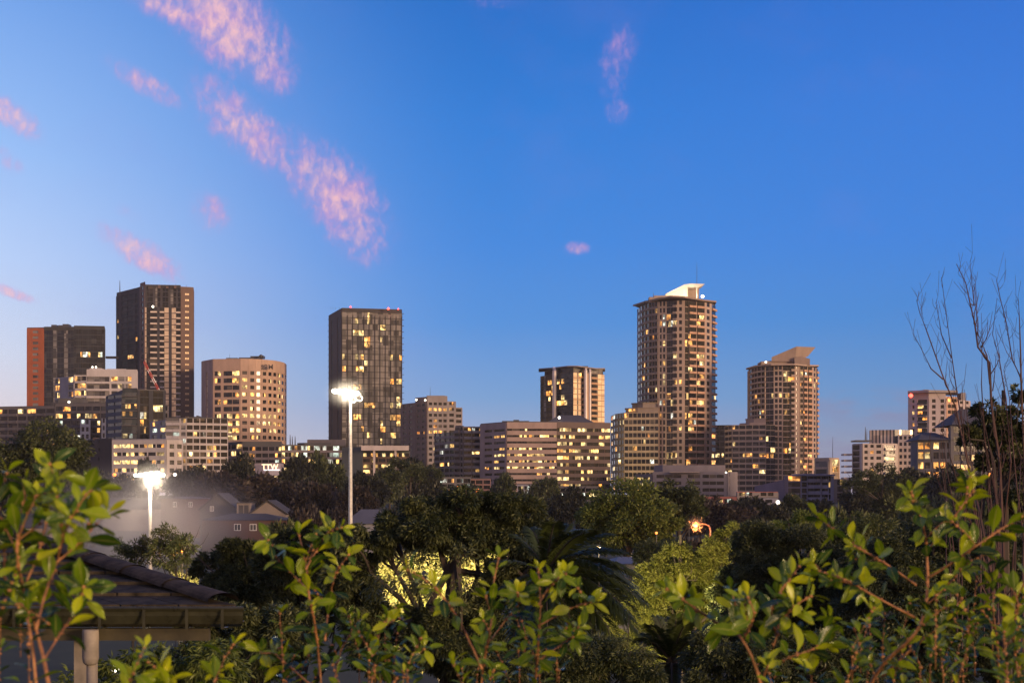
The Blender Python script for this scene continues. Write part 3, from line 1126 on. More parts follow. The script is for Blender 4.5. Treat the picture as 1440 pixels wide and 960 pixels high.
# --- banded office, two wings
b = Building('office_building', 'wide brown office with long lit window bands, pale left wing and dark right wing', 780, 580, 'office building', seed=25, lits=[LIT_Y, LIT_Y, LIT_W, LIT_Y])
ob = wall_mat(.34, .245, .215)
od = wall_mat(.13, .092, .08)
v = pts((676, 596), (713, 580), (783, 581), (858, 588))
zb = z_(700, 580)
core(b, v[:2], zb, z_(594.5, 585), ob, 16, roof=dk2, rt=.3)
core(b, v[1:3], zb, z_(593.5, 580), ob, 18, roof=dk2, rt=.3)
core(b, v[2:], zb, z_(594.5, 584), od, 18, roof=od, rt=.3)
pa = z_(593.5, 580) - z_(602.5, 580)
facade(b, v[0], v[1], zb, z_(594.5, 585), 11, 's.6 w1 s.2 w1.4 s.2', ob, sp=.62, pier=.1, par=pa, lit=.05, lits=[(3, 1), (3, 3), (3, 4), (3, 5), (3, 6)])
cols = 'w1 w1 w1 w1 w1 w1 w1 w1 w1 w1'
LL = [(c, f) for f, s_ in ((0, [3]), (1, range(2, 10)), (3, [0, 1, 2, 3, 4, 6]), (4, [0, 1, 2, 4, 5, 6, 7]), (5, range(0, 10)), (6, range(0, 10)), (7, [6, 8])) for c in s_]
facade(b, v[1], v[2], zb, z_(593.5, 580), 11, cols, ob, sp=.66, pier=.03, par=pa, lit=.0, lits=LL)
LR = [(c, f) for f in range(9) for c in range(9) if (c < 2) or b.r.random() < .52]
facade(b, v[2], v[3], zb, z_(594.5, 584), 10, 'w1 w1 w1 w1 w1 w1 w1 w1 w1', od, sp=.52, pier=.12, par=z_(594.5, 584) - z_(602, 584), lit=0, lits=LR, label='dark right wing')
rooftop(b, [(706, 744, 591.5, 594), (722, 730, 590, 592)], 584, dk2)
sk = b.mb('roof_skylight')
A_, B_, C_, E_ = P3(768, 594, 590), P3(836, 594, 590), P3(836, 594, 606), P3(768, 594, 606)
t0, t1 = P3(786, 583.5, 598), P3(815, 583.5, 598)
for q in ((A_, B_, t1, t0), (B_, C_, t1), (C_, E_, t0, t1), (E_, A_, t0)):
    sk.poly(q, dk2)
m = MB()
sphere(m, P3(786.5, 587, 590), .55, WHITELAMP, 8, 5)
m.build('roof_lamp', b.root, b.o)
b.finish()

# --- curved roof tower
b = Building('apartment_tower', 'short tower with white vertical fins, copper lit panels and a thin flying roof', 804, 780, 'apartment tower', seed=26, lits=[LIT_W, LIT_Y])
cop = wall_mat(.40, .235, .14)
fin = wall_mat(.62, .55, .53, .5)
ct = wall_mat(.06, .05, .05)
v = pts((760, 796), (779, 784), (806, 772), (850, 786))
vt = pts((766, 796), (779, 785), (806, 774), (848, 787))
zb = z_(BASE, 780)
zc = z_(525.5, 780)
core(b, v, zb, zc, ct, 16)
core(b, vt, zc + .003, z_(517.5, 780), ct, 15)
n = 22
facade(b, v[0], v[1], zb, zc, n, 'g1 k.7 g1.2 g1', ct, lit=.03, lits=[(2, 1), (3, 1), (2, 3), (3, 3), (3, 2), (2, 4)], glass=GL_BLUE)
facade(b, v[1], v[2], zb, zc, n, 's.5 g1 g1 g1 g1 g.8 g1.2', ct, lit=.02, lits=[(1, 1), (2, 1), (3, 1), (2, 2), (3, 4), (1, 5), (2, 5), (3, 5), (4, 5)], glass=GL_BLUE)
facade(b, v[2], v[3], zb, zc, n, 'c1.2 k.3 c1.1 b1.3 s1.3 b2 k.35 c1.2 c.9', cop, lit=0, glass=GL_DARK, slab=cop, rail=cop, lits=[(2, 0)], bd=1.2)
facade(b, vt[0], vt[1], zc, z_(518, 780), 1, 'g1 g1 g1', ct, lit=0)
facade(b, vt[1], vt[2], zc, z_(517.5, 780), 1, 's.3 g1 g1 g1', ct, lit=0)
facade(b, vt[2], vt[3], zc, z_(517.5, 780), 1, 'k1 k1 s.5 g.8 k1 k1 k1', br, lit=0)
for px, y1, dd, w_ in ((779.5, 518, 781, 1.2), (823.5, 518, 774.5, 1.0), (829.5, 520, 775, .8)):
    m = MB()
    m.tube([P3(px, BASE, dd), P3(px, y1 + 3, dd), P3(px, y1, dd + 1.5)], w_, fin, 6)
    m.build('fin', b.root, b.o)
rf = []
for px, py, dd in ((757.5, 518.2, 797), (779, 516.6, 783), (798, 514.4, 773), (812, 514.2, 772), (826, 516, 775), (838, 517.6, 780), (851, 517.6, 788)):
    rf.append((X(px, dd), dd, z_(py, dd)))
rfb = [(x * 1.02, y + 17, z) for x, y, z in rf]
mb = b.mb('roof')
for i in range(len(rf) - 1):
    p = [rf[i], rf[i + 1], rfb[i + 1], rfb[i]]
    mb.hexa([(x, y, z - .45) for x, y, z in p] + [(x, y, z + .1) for x, y, z in p], wall_mat(.25, .2, .19))
rooftop(b, [(819, 827, 514.5, 518)], 781, METAL)
b.finish()


# --- the two twin round towers
def sail_wedge(b, front, D, depth, mat, part, label=None):
    mb = b.mb(part, label)
    n = len(front)
    f = [P3(px, py, D) for px, py in front]
    g = [P + Vector((0, depth, 0)) for P in f]
    mb.poly(f, mat)
    mb.poly(g[::-1], mat)
    for i in range(n):
        j = (i + 1) % n
        mb.poly([f[j], f[i], g[i], g[j]], mat)


b = Building('residential_tower', 'tallest beige round tower whose roof sail is floodlit white', 950, 800, 'apartment tower', seed=27)
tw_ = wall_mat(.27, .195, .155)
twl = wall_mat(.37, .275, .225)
twr = wall_mat(.47, .28, .19)  # orange evening light on the right-hand balconies, put into the colour
v = pts((897, 832), (904, 816), (914, 807), (926, 801), (952, 796), (963, 795.5), (990, 803), (1000, 809), (1006, 816))
zb = z_(BASE, 800)
zt = z_(424, 800)
core(b, v, zb, zt, tw_, 20, tops=None)
n = 29
rail_g = GL_TEAL
kw = dict(sp=.34, pier=.25, par=0)
facade(b, v[0], v[1], zb, zt, n, 'w1 w1', tw_, lit=.06, **kw)
facade(b, v[1], v[2], zb, zt, n, 'w1 w1', tw_, lit=.07, dep=.7, **kw)
facade(b, v[2], v[3], zb, zt, n, 'w1 w1 w1', tw_, lit=.07, dep=.7, **kw)
facade(b, v[3], v[4], zb, zt, n, 's.5 w.8 s.45 w.9 s.4 g1.6 g.9 b1.4', twl, lit=.03, sp=.3, pier=.05, bd=1.2, rail=twl, lits=[(1, 3), (3, 3), (3, 2), (5, 3), (6, 3), (7, 3), (3, 11), (3, 12), (7, 12), (7, 8), (1, 15), (3, 15), (6, 17), (5, 19), (6, 23), (5, 23), (7, 23), (6, 15), (1, 17)])
facade(b, v[4], v[5], zb, zt, n, 's.5 w.7 s.7', twl, lit=.04, sp=.4, pier=.05)
facade(b, v[5], v[6], zb, zt, n, 'g1 b1.1 b1 s.2 b2.2', tw_, lit=.08, slab=twr, rail=twr, bd=1.3, lits=[(1, 5), (0, 6), (1, 6), (4, 2), (4, 3), (4, 8), (4, 9), (3, 8), (1, 10), (4, 11), (4, 12), (1, 15), (1, 17), (0, 17), (2, 18), (1, 18), (1, 19), (2, 19), (1, 22), (1, 24)])
facade(b, v[6], v[7], zb, zt, n, 's.6 w.8 s.6', twl, lit=.06, sp=.4, pier=.05)
facade(b, v[7], v[8], zb, zt, n, 'b1', tw_, lit=.1, bd=1.2, slab=twr, rail=twr)
rl = [(890, 838, 428.5), (904, 814, 424), (926, 797, 418.5), (945, 792, 415.5), (963, 791, 416.5), (990, 799, 421), (1007.5, 813, 423)]
rf = [(X(px, dd), dd, z_(py, dd)) for px, dd, py in rl]
rfb = [(x * 1.015, 838 + k * .02, z) for k, (x, y, z) in enumerate(rf)]
mb = b.mb('roof')
for i in range(len(rf) - 1):
    p = [rf[i], rf[i + 1], rfb[i + 1], rfb[i]]
    mb.hexa([(x, y, z - .9) for x, y, z in p] + [(x, y, z) for x, y, z in p], tw_)
core(b, pts((906, 812), (930, 803), (1003, 812)), zt - .5, z_(420.5, 805), ct, 16)
rooftop(b, [(913, 936, 417.5, 424), (920, 946, 415.5, 424)], 802, tw_)
white_r = wall_mat(.78, .72, .62, .6)
sail_wedge(b, [(936, 420), (936, 413.5), (957, 403.5), (967, 403.5), (967, 420)], 806, 10, white_r, 'roof_sail')
sail_wedge(b, [(936, 413.2), (962, 400.2), (972, 398.6), (991, 399.2), (984, 402.8), (966, 403.2)], 803, 15, white_r, 'roof_sail')
sail_wedge(b, [(967, 419), (967, 403.6), (983, 403.4), (983, 419)], 811, 6, tw_, 'plant_room')
m = MB()
m.box(X(979.6, 803), X(980.8, 803), 804, 805, z_(420, 804), z_(402.9, 804), white_r)
m.build('column', b.root, b.o)
mast(b, 980, 369, 399, 808, .13)
mast(b, 919, 411.5, 418, 803, .2)
for px, py, dd, pw in ((945, 415, 798, 1500), (958, 417, 798, 1800), (974, 414, 800, 1300), (985, 416.5, 803, 500)):
    li = bpy.data.lights.new('uplight', 'POINT')
    li.energy = pw
    li.color = (1, .83, .6)
    li.shadow_soft_size = .5
    lo_ = bpy.data.objects.new('uplight', li)
    COL.objects.link(lo_)
    lo_.parent = b.root
    lo_.location = P3(px, py, dd) - b.o
m = MB()
sphere(m, P3(988, 416.8, 802), .9, WHITELAMP, 8, 5)
sphere(m, P3(925.5, 420.5, 800), .45, WHITELAMP, 8, 5)
m.build('roof_lamp', b.root, b.o)
# stepped wing at its foot
wg = pts((860, 834), (866, 812), (878, 800), (926, 797))
wing_uplit = wall_mat(.33, .26, .2)  # wall tone raised to stand in for yellow street uplight
core(b, wg, zb, z_(581, 800), wing_uplit, 14, label='low stepped wing', roof=wing_uplit, over=.5, rt=.35)
facade(b, wg[0], wg[1], zb, z_(581, 800), 12, 'w1 w1', wing_uplit, lit=.3, label='low stepped wing', sp=.4)  # more glowing panes here, added for the uplight on this edge
facade(b, wg[1], wg[2], zb, z_(581, 800), 12, 'w1 w1 w1', wing_uplit, lit=.12, label='low stepped wing', sp=.36, pier=.3)
facade(b, wg[2], wg[3], zb, z_(581, 800), 12, 'w1 w1 w1 w1 w1 w1 w1 w1', wing_uplit, lit=.06, label='low stepped wing', sp=.36, pier=.3, lits=[(0, 0), (4, 2), (5, 3)])
core(b, pts((880, 806), (897, 802), (926, 799)), z_(582, 800), z_(573.5, 800), wing_uplit, 10, label='low stepped wing', roof=wing_uplit, over=.6, rt=.3)
core(b, pts((889, 808), (904, 803), (926, 801)), z_(574, 800), z_(566, 800), wing_uplit, 8, label='low stepped wing', roof=wing_uplit, over=.6, rt=.3)
m = MB()
m.box(X(884, 803), X(893, 803), 802.2, 802.5, z_(578.5, 803), z_(575, 803), LIT_W)
m.build('window', b.root, b.o)
b.finish()

# --- dark slab between the twins
b = Building('office_building', 'narrow dark glass slab wedged between the twin round towers', 1014, 870, 'office building', seed=28, lits=OFFICE)
v = pts((1000, 872), (1030, 870))
core(b, v, z_(BASE, 870), z_(598, 870), ct, 16, roof=ct, rt=.3)
facade(b, v[0], v[1], z_(BASE, 870), z_(598, 870), 12, 'w1 w1 w1 w1 w1', ct, lit=.18, sp=.3, pier=.2)
b.finish()

b = Building('residential_tower', 'shorter beige round tower under an unlit slanting roof sail', 1100, 780, 'apartment tower', seed=29)
v = pts((1052, 812), (1058, 798), (1066, 788), (1077, 782), (1088, 779.5), (1101, 778.5), (1117, 779), (1123, 780), (1141, 787), (1150, 795))
zb = z_(BASE, 780)
zt = z_(514.5, 780)
core(b, v, zb, zt, tw_, 20)
n = 23
facade(b, v[0], v[1], zb, zt, n, 's1 w1', twl, lit=.03, **kw)
facade(b, v[1], v[2], zb, zt, n, 'w1 w1', twl, lit=.06, lits=[(1, 5)], dep=.7, **kw)
facade(b, v[2], v[3], zb, zt, n, 'w1 w1', twl, lit=.06, lits=[(0, 8), (1, 8), (0, 9)], dep=.7, **kw)
facade(b, v[3], v[4], zb, zt, n, 'g1 g1', twl, lit=.04, lits=[(1, 5), (0, 13), (1, 16)])
facade(b, v[4], v[5], zb, zt, n, 's.3 w.8 s.3 w.8 s.3', twl, lit=.01, sp=.3, pier=.05, lits=[(3, 5)])
facade(b, v[5], v[6], zb, zt, n, 'g1.1 g1 b.9', twl, lit=.03, lits=[(0, 2), (1, 2), (2, 2), (0, 5), (1, 5), (1, 6), (0, 15), (1, 15), (0, 8)], bd=1.1)
facade(b, v[6], v[7], zb, zt, n, 's1 w.6 s1', twl, lit=.03, sp=.45, pier=.05)
facade(b, v[7], v[8], zb, zt, n, 's.2 w.8 b.9 s.2 b1', tw_, lit=.05, slab=twr, rail=twr, bd=1.2, lits=[(1, 1), (2, 1), (1, 3), (1, 8), (2, 8), (4, 2), (1, 10), (2, 13), (4, 16)])
facade(b, v[8], v[9], zb, zt, n, 's.6 w.7 s.3 b.8', twl, lit=.06, slab=twr, rail=twr, bd=1)
rl = [(1049, 817, 517.5), (1062, 790, 513.5), (1084, 776, 511.5), (1117, 775, 511), (1132, 779, 512.5), (1151.5, 793, 513)]
rf = [(X(px, dd), dd, z_(py, dd)) for px, dd, py in rl]
rfb = [(x * 1.015, 820 + k * .02, z) for k, (x, y, z) in enumerate(rf)]
mb = b.mb('roof')
for i in range(len(rf) - 1):
    p = [rf[i], rf[i + 1], rfb[i + 1], rfb[i]]
    mb.hexa([(x, y, z - .8) for x, y, z in p] + [(x, y, z) for x, y, z in p], twl)
sail_wedge(b, [(1070.5, 513), (1070.5, 508), (1085, 507), (1125, 505), (1125, 513)], 784, 12, tw_, 'plant_room')
# the sail: a slab on edge, tilted up towards the right, its soffit facing front right
q = [P3(1085, 502, 783), P3(1120, 487, 783), P3(1147, 488, 798), P3(1112, 503, 800)]
q2 = [P3(1085, 508, 783), P3(1118, 508, 783), P3(1136, 501, 792), P3(1110, 508, 800)]
mb = b.mb('roof_sail')
sl_m = wall_mat(.26, .19, .15)
mb.poly([q2[0], q2[1], q[1], q[0]], tw_)
mb.poly([q2[1], q2[2], q[2], q[1]], sl_m)
mb.poly([q[0], q[1], q[2], q[3]], tw_)
mb.poly([q2[2], q2[3], q[3], q[2]], tw_)
mb.poly([q2[3], q2[0], q[0], q[3]], tw_)
sail_wedge(b, [(1118, 513), (1117, 503), (1126, 500.5), (1139, 504.5), (1139, 513)], 781, 10, tw_, 'plant_room')
m = MB()
sphere(m, P3(1077, 509, 781.5), .55, WHITELAMP, 8, 5)
m.build('roof_lamp', b.root, b.o)
wg = pts((1020, 790), (1030, 777), (1077, 772), (1090, 774))
core(b, wg, zb, z_(598, 776), twl, 10, label='low stepped wing', roof=twl, over=.4, rt=.3)
facade(b, wg[0], wg[1], zb, z_(598, 776), 12, 'w1 w1', twl, lit=.08, sp=.4, pier=.3, label='low stepped wing')
facade(b, wg[1], wg[2], zb, z_(598, 776), 12, 'w1 w1 w1 w1 w1', twl, lit=.08, sp=.36, pier=.3, label='low stepped wing', lits=[(1, 5), (2, 5), (0, 3)])
facade(b, wg[2], wg[3], zb, z_(598, 776), 12, 'g1 g1', twl, lit=.06, label='low stepped wing', lits=[(1, 4), (1, 5), (0, 2)])
core(b, pts((1040, 784), (1054, 778), (1077, 776)), z_(599, 776), z_(594, 776), twl, 8, label='low stepped wing')
core(b, pts((1049, 786), (1060, 781), (1077, 778)), z_(595, 776), z_(588, 776), twl, 8, label='low stepped wing', roof=twl, over=.4, rt=.3)
b.finish()

# --- grey concrete building at their feet
b = Building('civic_building', 'low grey concrete building with small yellow windows below the tallest round tower', 975, 560, seed=30, lits=[LIT_Y, LIT_Y])
gc = wall_mat(.22, .19, .2)
gd = wall_mat(.17, .145, .15)
v = pts((894, 572), (918, 562), (1022, 560), (1036, 566))
zb = z_(705, 560)
core(b, v[:2], zb, z_(667, 560), gd, 12, roof=gd, rt=.3)
core(b, v[1:3], zb, z_(664, 560), gc, 16, roof=gc, rt=.3)
core(b, v[2:], zb, z_(663, 560), gc, 12)
core(b, pts((920, 571), (932, 566), (1020, 566)), z_(665, 560), z_(654.5, 563), gc, 12, label='set back upper storey', roof=gc, rt=.3)
facade(b, v[0], v[1], zb, z_(667, 560), 4, 's.3 w1 w1 s.3', gd, lit=.2, sp=.6, lits=[(1, 1), (2, 1), (1, 0), (2, 0)], pier=.2, par=1)
facade(b, v[1], v[2], zb, z_(667, 560), 4, 's.5 w1.2 w1.2 w1.2 s.9 w1 w.8 s.3 w1 w1 w1.1 s.4', gc, lit=.0, sp=.5, pier=.15, lits=[(5, 2), (6, 2), (5, 3), (6, 3), (1, 3)])
facade(b, v[2], v[3], zb, z_(663, 560), 4, 's.3 w.25 s1.6', gc, lit=0, sp=.4, lits=[(1, 1), (1, 2)])
b.mb('roof_canopy').box(X(942, 559), X(984, 559), 559.4, 562, z_(664.3, 559), z_(663.2, 559), wall_mat(.45, .36, .3))
m = MB()
sphere(m, P3(1021, 664, 558), .35, WHITELAMP, 8, 5)
m.build('roof_lamp', b.root, b.o)
b.finish()

b = Building('shop_row', 'single storey shops with a long dull red fascia below the grey concrete building', 1010, 500, 'shop', seed=31, lits=[LIT_C, LIT_Y])
rd = wall_mat(.25, .085, .075)
v = pts((974, 502), (1036, 500), (1094, 503))
zb = z_(715, 500)
core(b, v[:2], zb, z_(698, 500), rd, 10, roof=dk2, rt=.2)
core(b, v[1:], zb, z_(692, 500), gd, 10, roof=rd, rt=.25)
facade(b, v[0], v[1], zb, z_(698, 500), 2, 's.5 w1 w1 w1 w1 s.5', rd, lit=.7, sp=.2, par=.8)
facade(b, v[1], v[2], zb, z_(692, 500), 3, 's.2 w1 w1 s1 w1 w1 s.6', gd, lit=.3, sp=.35, lits=[(1, 0), (2, 0), (5, 1)])
b.finish()

# --- bluish flats
b = Building('apartment_block', 'low blue grey flats with bright orange windows and a wavy roof edge', 1130, 520, seed=32, lits=[LIT_W, LIT_Y])
bu = wall_mat(.16, .17, .27)
pv = wall_mat(.19, .155, .2)
v = pts((1062, 530), (1103, 521), (1126, 520), (1172, 523))
zb = z_(712, 520)
core(b, v[:2], zb, z_(680, 520), pv, 12, tops=[z_(683, 520), z_(674, 520)])
core(b, v[1:3], zb, z_(670, 520), pv, 12)
core(b, v[2:], zb, z_(669, 520), bu, 12)
facade(b, v[1], v[2], zb, z_(669, 520), 5, 's.4 w1.3 s.05', pv, lit=0, sp=.2, lits=[(1, 0), (1, 3)], pier=.1)
facade(b, v[2], v[3], zb, z_(669, 520), 5, 'w1 b1 b1 s.2 b1 w.5 s.4', bu, lit=.0, sp=.2, lits=[(5, 1), (4, 4)], glass=GL_BLUE, bd=1)
for k in range(9):
    px = 1122 + k * 5.8
    b.mb('roof').box(X(px, 519), X(px + 5.7, 519), 518.6, 530, z_(668.7, 519), z_(666.2 + .7 * math.sin(k * 1.9), 519), bu)
vr = pts((1172, 526), (1196, 528))
core(b, vr, zb, z_(673, 526), gd, 9, label='grey right wing')
facade(b, vr[0], vr[1], zb, z_(674, 526), 4, 's.4 w1.2 s1', gd, lit=0, lits=[(1, 0)], sp=.2, label='grey right wing')
b.finish()

# --- little cream block with mast
b = Building('office_building', 'little cream rooftop block with a thin mast right of the shorter round tower', 1164, 700, seed=33, lits=[LIT_Y, LIT_W])
cm = wall_mat(.45, .34, .25)
v = pts((1146, 706), (1166, 700), (1180, 706))
core(b, v, z_(BASE, 700), z_(644, 700), cm, 12, roof=cm, rt=.3)
facade(b, v[0], v[1], z_(BASE, 700), z_(648, 700), 4, 's.2 w2.2 s.3', cm, lit=0, sp=.25, glass=GL_CURT, pier=.2)
facade(b, v[1], v[2], z_(BASE, 700), z_(646, 700), 5, 's.4 c1 s.2', cm, lit=0, lits=[(1, 1), (1, 0)])
mast(b, 1171, 614, 644, 704, .16)
b.finish()

# --- white apartments, right
b = Building('apartment_block', 'cream white flats with side balconies and a glass rooftop crown', 1230, 650, seed=34)
wc = wall_mat(.48, .40, .36)
v = pts((1199, 656), (1213, 650), (1241, 650), (1262, 653))
zb = z_(BASE, 650)
core(b, v, zb, z_(624, 650), wc, 12, roof=wc, rt=.3)
facade(b, v[0], v[1], zb, z_(625, 650), 8, 'g1 s.3', wc, lit=0)
facade(b, v[1], v[2], zb, z_(625, 650), 8, 's.3 w.7 s.5 w.7 s.5 w1 s.3', wc, sp=.5, pier=.1, lit=.07)
facade(b, v[2], v[3], zb, z_(625, 650), 8, 's.2 b1.6 s.5', wc, lit=.05, lits=[(1, 2)], bd=1.4, rail=GL_TEAL)
for k in range(5):
    zz = z_(640 + k * 8.3, 655)
    m = MB()
    m.box(X(1187, 655), X(1199.5, 655), 655, 661, zz, zz + .8, wc)
    m.build('balcony', b.root, b.o)
cw = pts((1223, 672), (1258, 668), (1283, 672))
gy = wall_mat(.3, .25, .19)
core(b, cw, z_(625, 668), z_(604, 668), gy, 8, label='glass rooftop crown')
facade(b, cw[0], cw[1], z_(625, 668), z_(604, 668), 1, ' '.join(['c1 k.6'] * 7), gy, lit=0, label='glass rooftop crown')
facade(b, cw[1], cw[2], z_(625, 668), z_(604, 668), 1, 'k1 c.6 k1 k1 c.6', gy, lit=0, label='glass rooftop crown')
tv = pts((1263, 660), (1283, 658))
core(b, tv, zb, z_(612, 660), wc, 10, label='narrow windowed tower', roof=wc, rt=.3)
facade(b, tv[0], tv[1], zb, z_(613, 660), 9, 's.25 w.6 s.35 w.6 s.35 w.6 s.25', wc, lit=0, sp=.45, pier=.05, label='narrow windowed tower')
b.mb('roof_canopy').box(X(1203, 655), X(1226, 655), 655, 664, z_(620.5, 655), z_(618.5, 655), METAL)
mast(b, 1217, 600, 619, 657, .3)
mast(b, 1219, 603, 619, 657, .2)
b.finish()

# --- tall white tower, right
b = Building('residential_tower', 'tall off white tower with one bright red lamp, behind the bare tree', 1315, 700, 'apartment tower', seed=35)
wt = wall_mat(.43, .36, .36)
wo = wall_mat(.48, .30, .22)  # orange light on this bay is put into its wall colour
v = pts((1278, 706), (1306, 700), (1330, 700), (1346, 704), (1364, 708))
zb = z_(BASE, 700)
core(b, v[:3], zb, z_(552, 700), wt, 14)
core(b, v[2:4], zb, z_(557, 700), wo, 14, label='bay coloured as if lit orange')
core(b, v[3:], zb, z_(562, 702), wt, 12)
facade(b, v[0], v[1], zb, z_(561, 700), 16, 's.6 w.35 s.5 b1.5 s.2', wt, sp=.45, pier=.05, lit=.05, bd=1.3, rail=GL_TEAL, lits=[(3, 1), (3, 2), (1, 2), (1, 4), (3, 5), (3, 3)])
facade(b, v[1], v[2], zb, z_(561, 700), 16, 's.5 w.6 s.8 w.6 s.3', wt, sp=.4, pier=.05, lit=.01)
facade(b, v[2], v[3], zb, z_(560, 700), 16, 's.2 w.6 w.9 s.2', wo, sp=.4, pier=.3, lit=.08, label='bay coloured as if lit orange')
facade(b, v[3], v[4], zb, z_(563, 702), 16, 's.3 w.5 s.3 w.5 s.3', wt, sp=.5, pier=.05, lit=.15)
b.mb('roof').prism([(X(1276.5, 703), 703), (X(1306, 697), 697), (X(1347, 699), 699), (X(1347, 718), 718), (X(1277, 718), 718)], z_(552, 700), z_(548.8, 700), gg)
rooftop(b, [(1352, 1358, 552, 562), (1300, 1306, 547.5, 549)], 704, gg)
redlight(b, 1281, 556, 696, 1.0)
b.finish()

# --- dark hip roofed flats, right
b = Building('apartment_block', 'dark hip roofed flats with warm lit rooms seen through bare branches', 1345, 480, seed=36, lits=[LIT_W, LIT_W, LIT_Y])
dn = wall_mat(.095, .09, .105)
rfm = wall_mat(.07, .065, .07)
v = pts((1282, 486), (1290, 480), (1336, 478), (1402, 482), (1440, 484))
zb = z_(705, 480)
core(b, v[:3], zb, z_(619, 480), dn, 14)
core(b, v[2:4], zb, z_(598, 480), dn, 14)
core(b, v[3:], zb, z_(640, 480), dn, 14, roof=rfm, over=.5)
facade(b, v[1], v[2], zb, z_(622, 480), 6, 'w1 w1 s.3 w1 w1 w.6', dn, lit=.1, sp=.35, lits=[(0, 0), (1, 0), (3, 0), (1, 1), (3, 2), (4, 2), (0, 2), (3, 3), (1, 3)])
facade(b, v[2], v[3], zb, z_(600, 480), 8, 's.3 w1 b1.2 w1 s.3 w1 w1', dn, lit=.06, sp=.35, bd=1, lits=[(2, 4), (1, 4), (3, 3), (5, 3), (6, 3)])
facade(b, v[3], v[4], zb, z_(642, 480), 4, 'w1 w1 w1', dn, lit=.2, sp=.35)


def hip(b, x0, x1, y0, y1, ze, zr, inset, mat, ov=.6, lbl=None):
    x0, x1, y0, y1 = x0 - ov, x1 + ov, y0 - ov, y1 + ov
    ym = (y0 + y1) / 2
    a, c, e, f = (x0, y0, ze), (x1, y0, ze), (x1, y1, ze), (x0, y1, ze)
    r0, r1 = (x0 + inset, ym, zr), (x1 - inset, ym, zr)
    mb = b.mb('roof', lbl)
    for q in ((a, c, r1, r0), (c, e, r1), (e, f, r0, r1), (f, a, r0), (f, e, c, a)):
        mb.poly(q, mat)


hip(b, X(1290, 480), X(1336, 480), 478, 494, z_(618.8, 480), z_(608, 486), 4, rfm, .6, 'low hip roof on the left')
hip(b, X(1336, 480), X(1402, 480), 477, 497, z_(597.8, 480), z_(575, 487), 6, rfm, .6, 'tall hip roof in the middle')
b.finish()

# --- low shops and small buildings along the foot of the skyline
SM = [('shop_building', 'small pale shop with bright white windows in front of the pale office wing', 742, 470, 728, 757, 681, wall_mat(.3, .29, .33), [LIT_C, LIT_Y], 'w1 w1 w1 s.3', .5, 3),
      ('shop_building', 'small dark shop with a long lit window under the dark office wing', 815, 480, 786, 842, 684, wall_mat(.12, .11, .12), [LIT_Y, LIT_C], 'w1 w1 w1 w1 w1 w1', .5, 2),
      ('shop_building', 'small lit corner building below the mid rise flats', 640, 500, 606, 662, 671, wall_mat(.14, .13, .13), [LIT_C, LIT_Y, LIT_W], 'w1 s.3 w1 w1 s.3 w1 w1', .3, 4),
      ('shop_building', 'dull pink low building left of the pale office wing', 684, 505, 655, 690, 673, wall_mat(.3, .17, .15), [LIT_W], 's.3 w1 w1 w1', .1, 3),
      ('shop_building', 'low white glass shop behind dark trees under the pavilion', 585, 520, 545, 612, 674, wall_mat(.26, .27, .28), [LIT_C, LIT_C, LIT_Y], 'w1 w1 w1 w1 w1 w1 w1', .6, 3),
      ('house', 'small white gabled house among trees under the red fascia shops', 1070, 470, 1050, 1094, 700, wall_mat(.24, .23, .27), [LIT_C], 's.3 w.6 s.5 w.6 s.4', .4, 2)]
for name, label, px, D, a, c, y1, mat, lm, cols, lit, nf in SM:
    b = Building(name, label, px, D, 'house' if name == 'house' else 'shop', seed=px, lits=lm)
    v = pts((a, D + 2), (c, D))
    core(b, v, z_(720, D), z_(y1, D), mat, 8, roof=dk2, over=.4, rt=.25)
    facade(b, v[0], v[1], z_(y1 + nf * 8, D), z_(y1, D), nf, cols, mat, lit=lit, sp=.3, pier=.25, par=.5)
    b.finish()


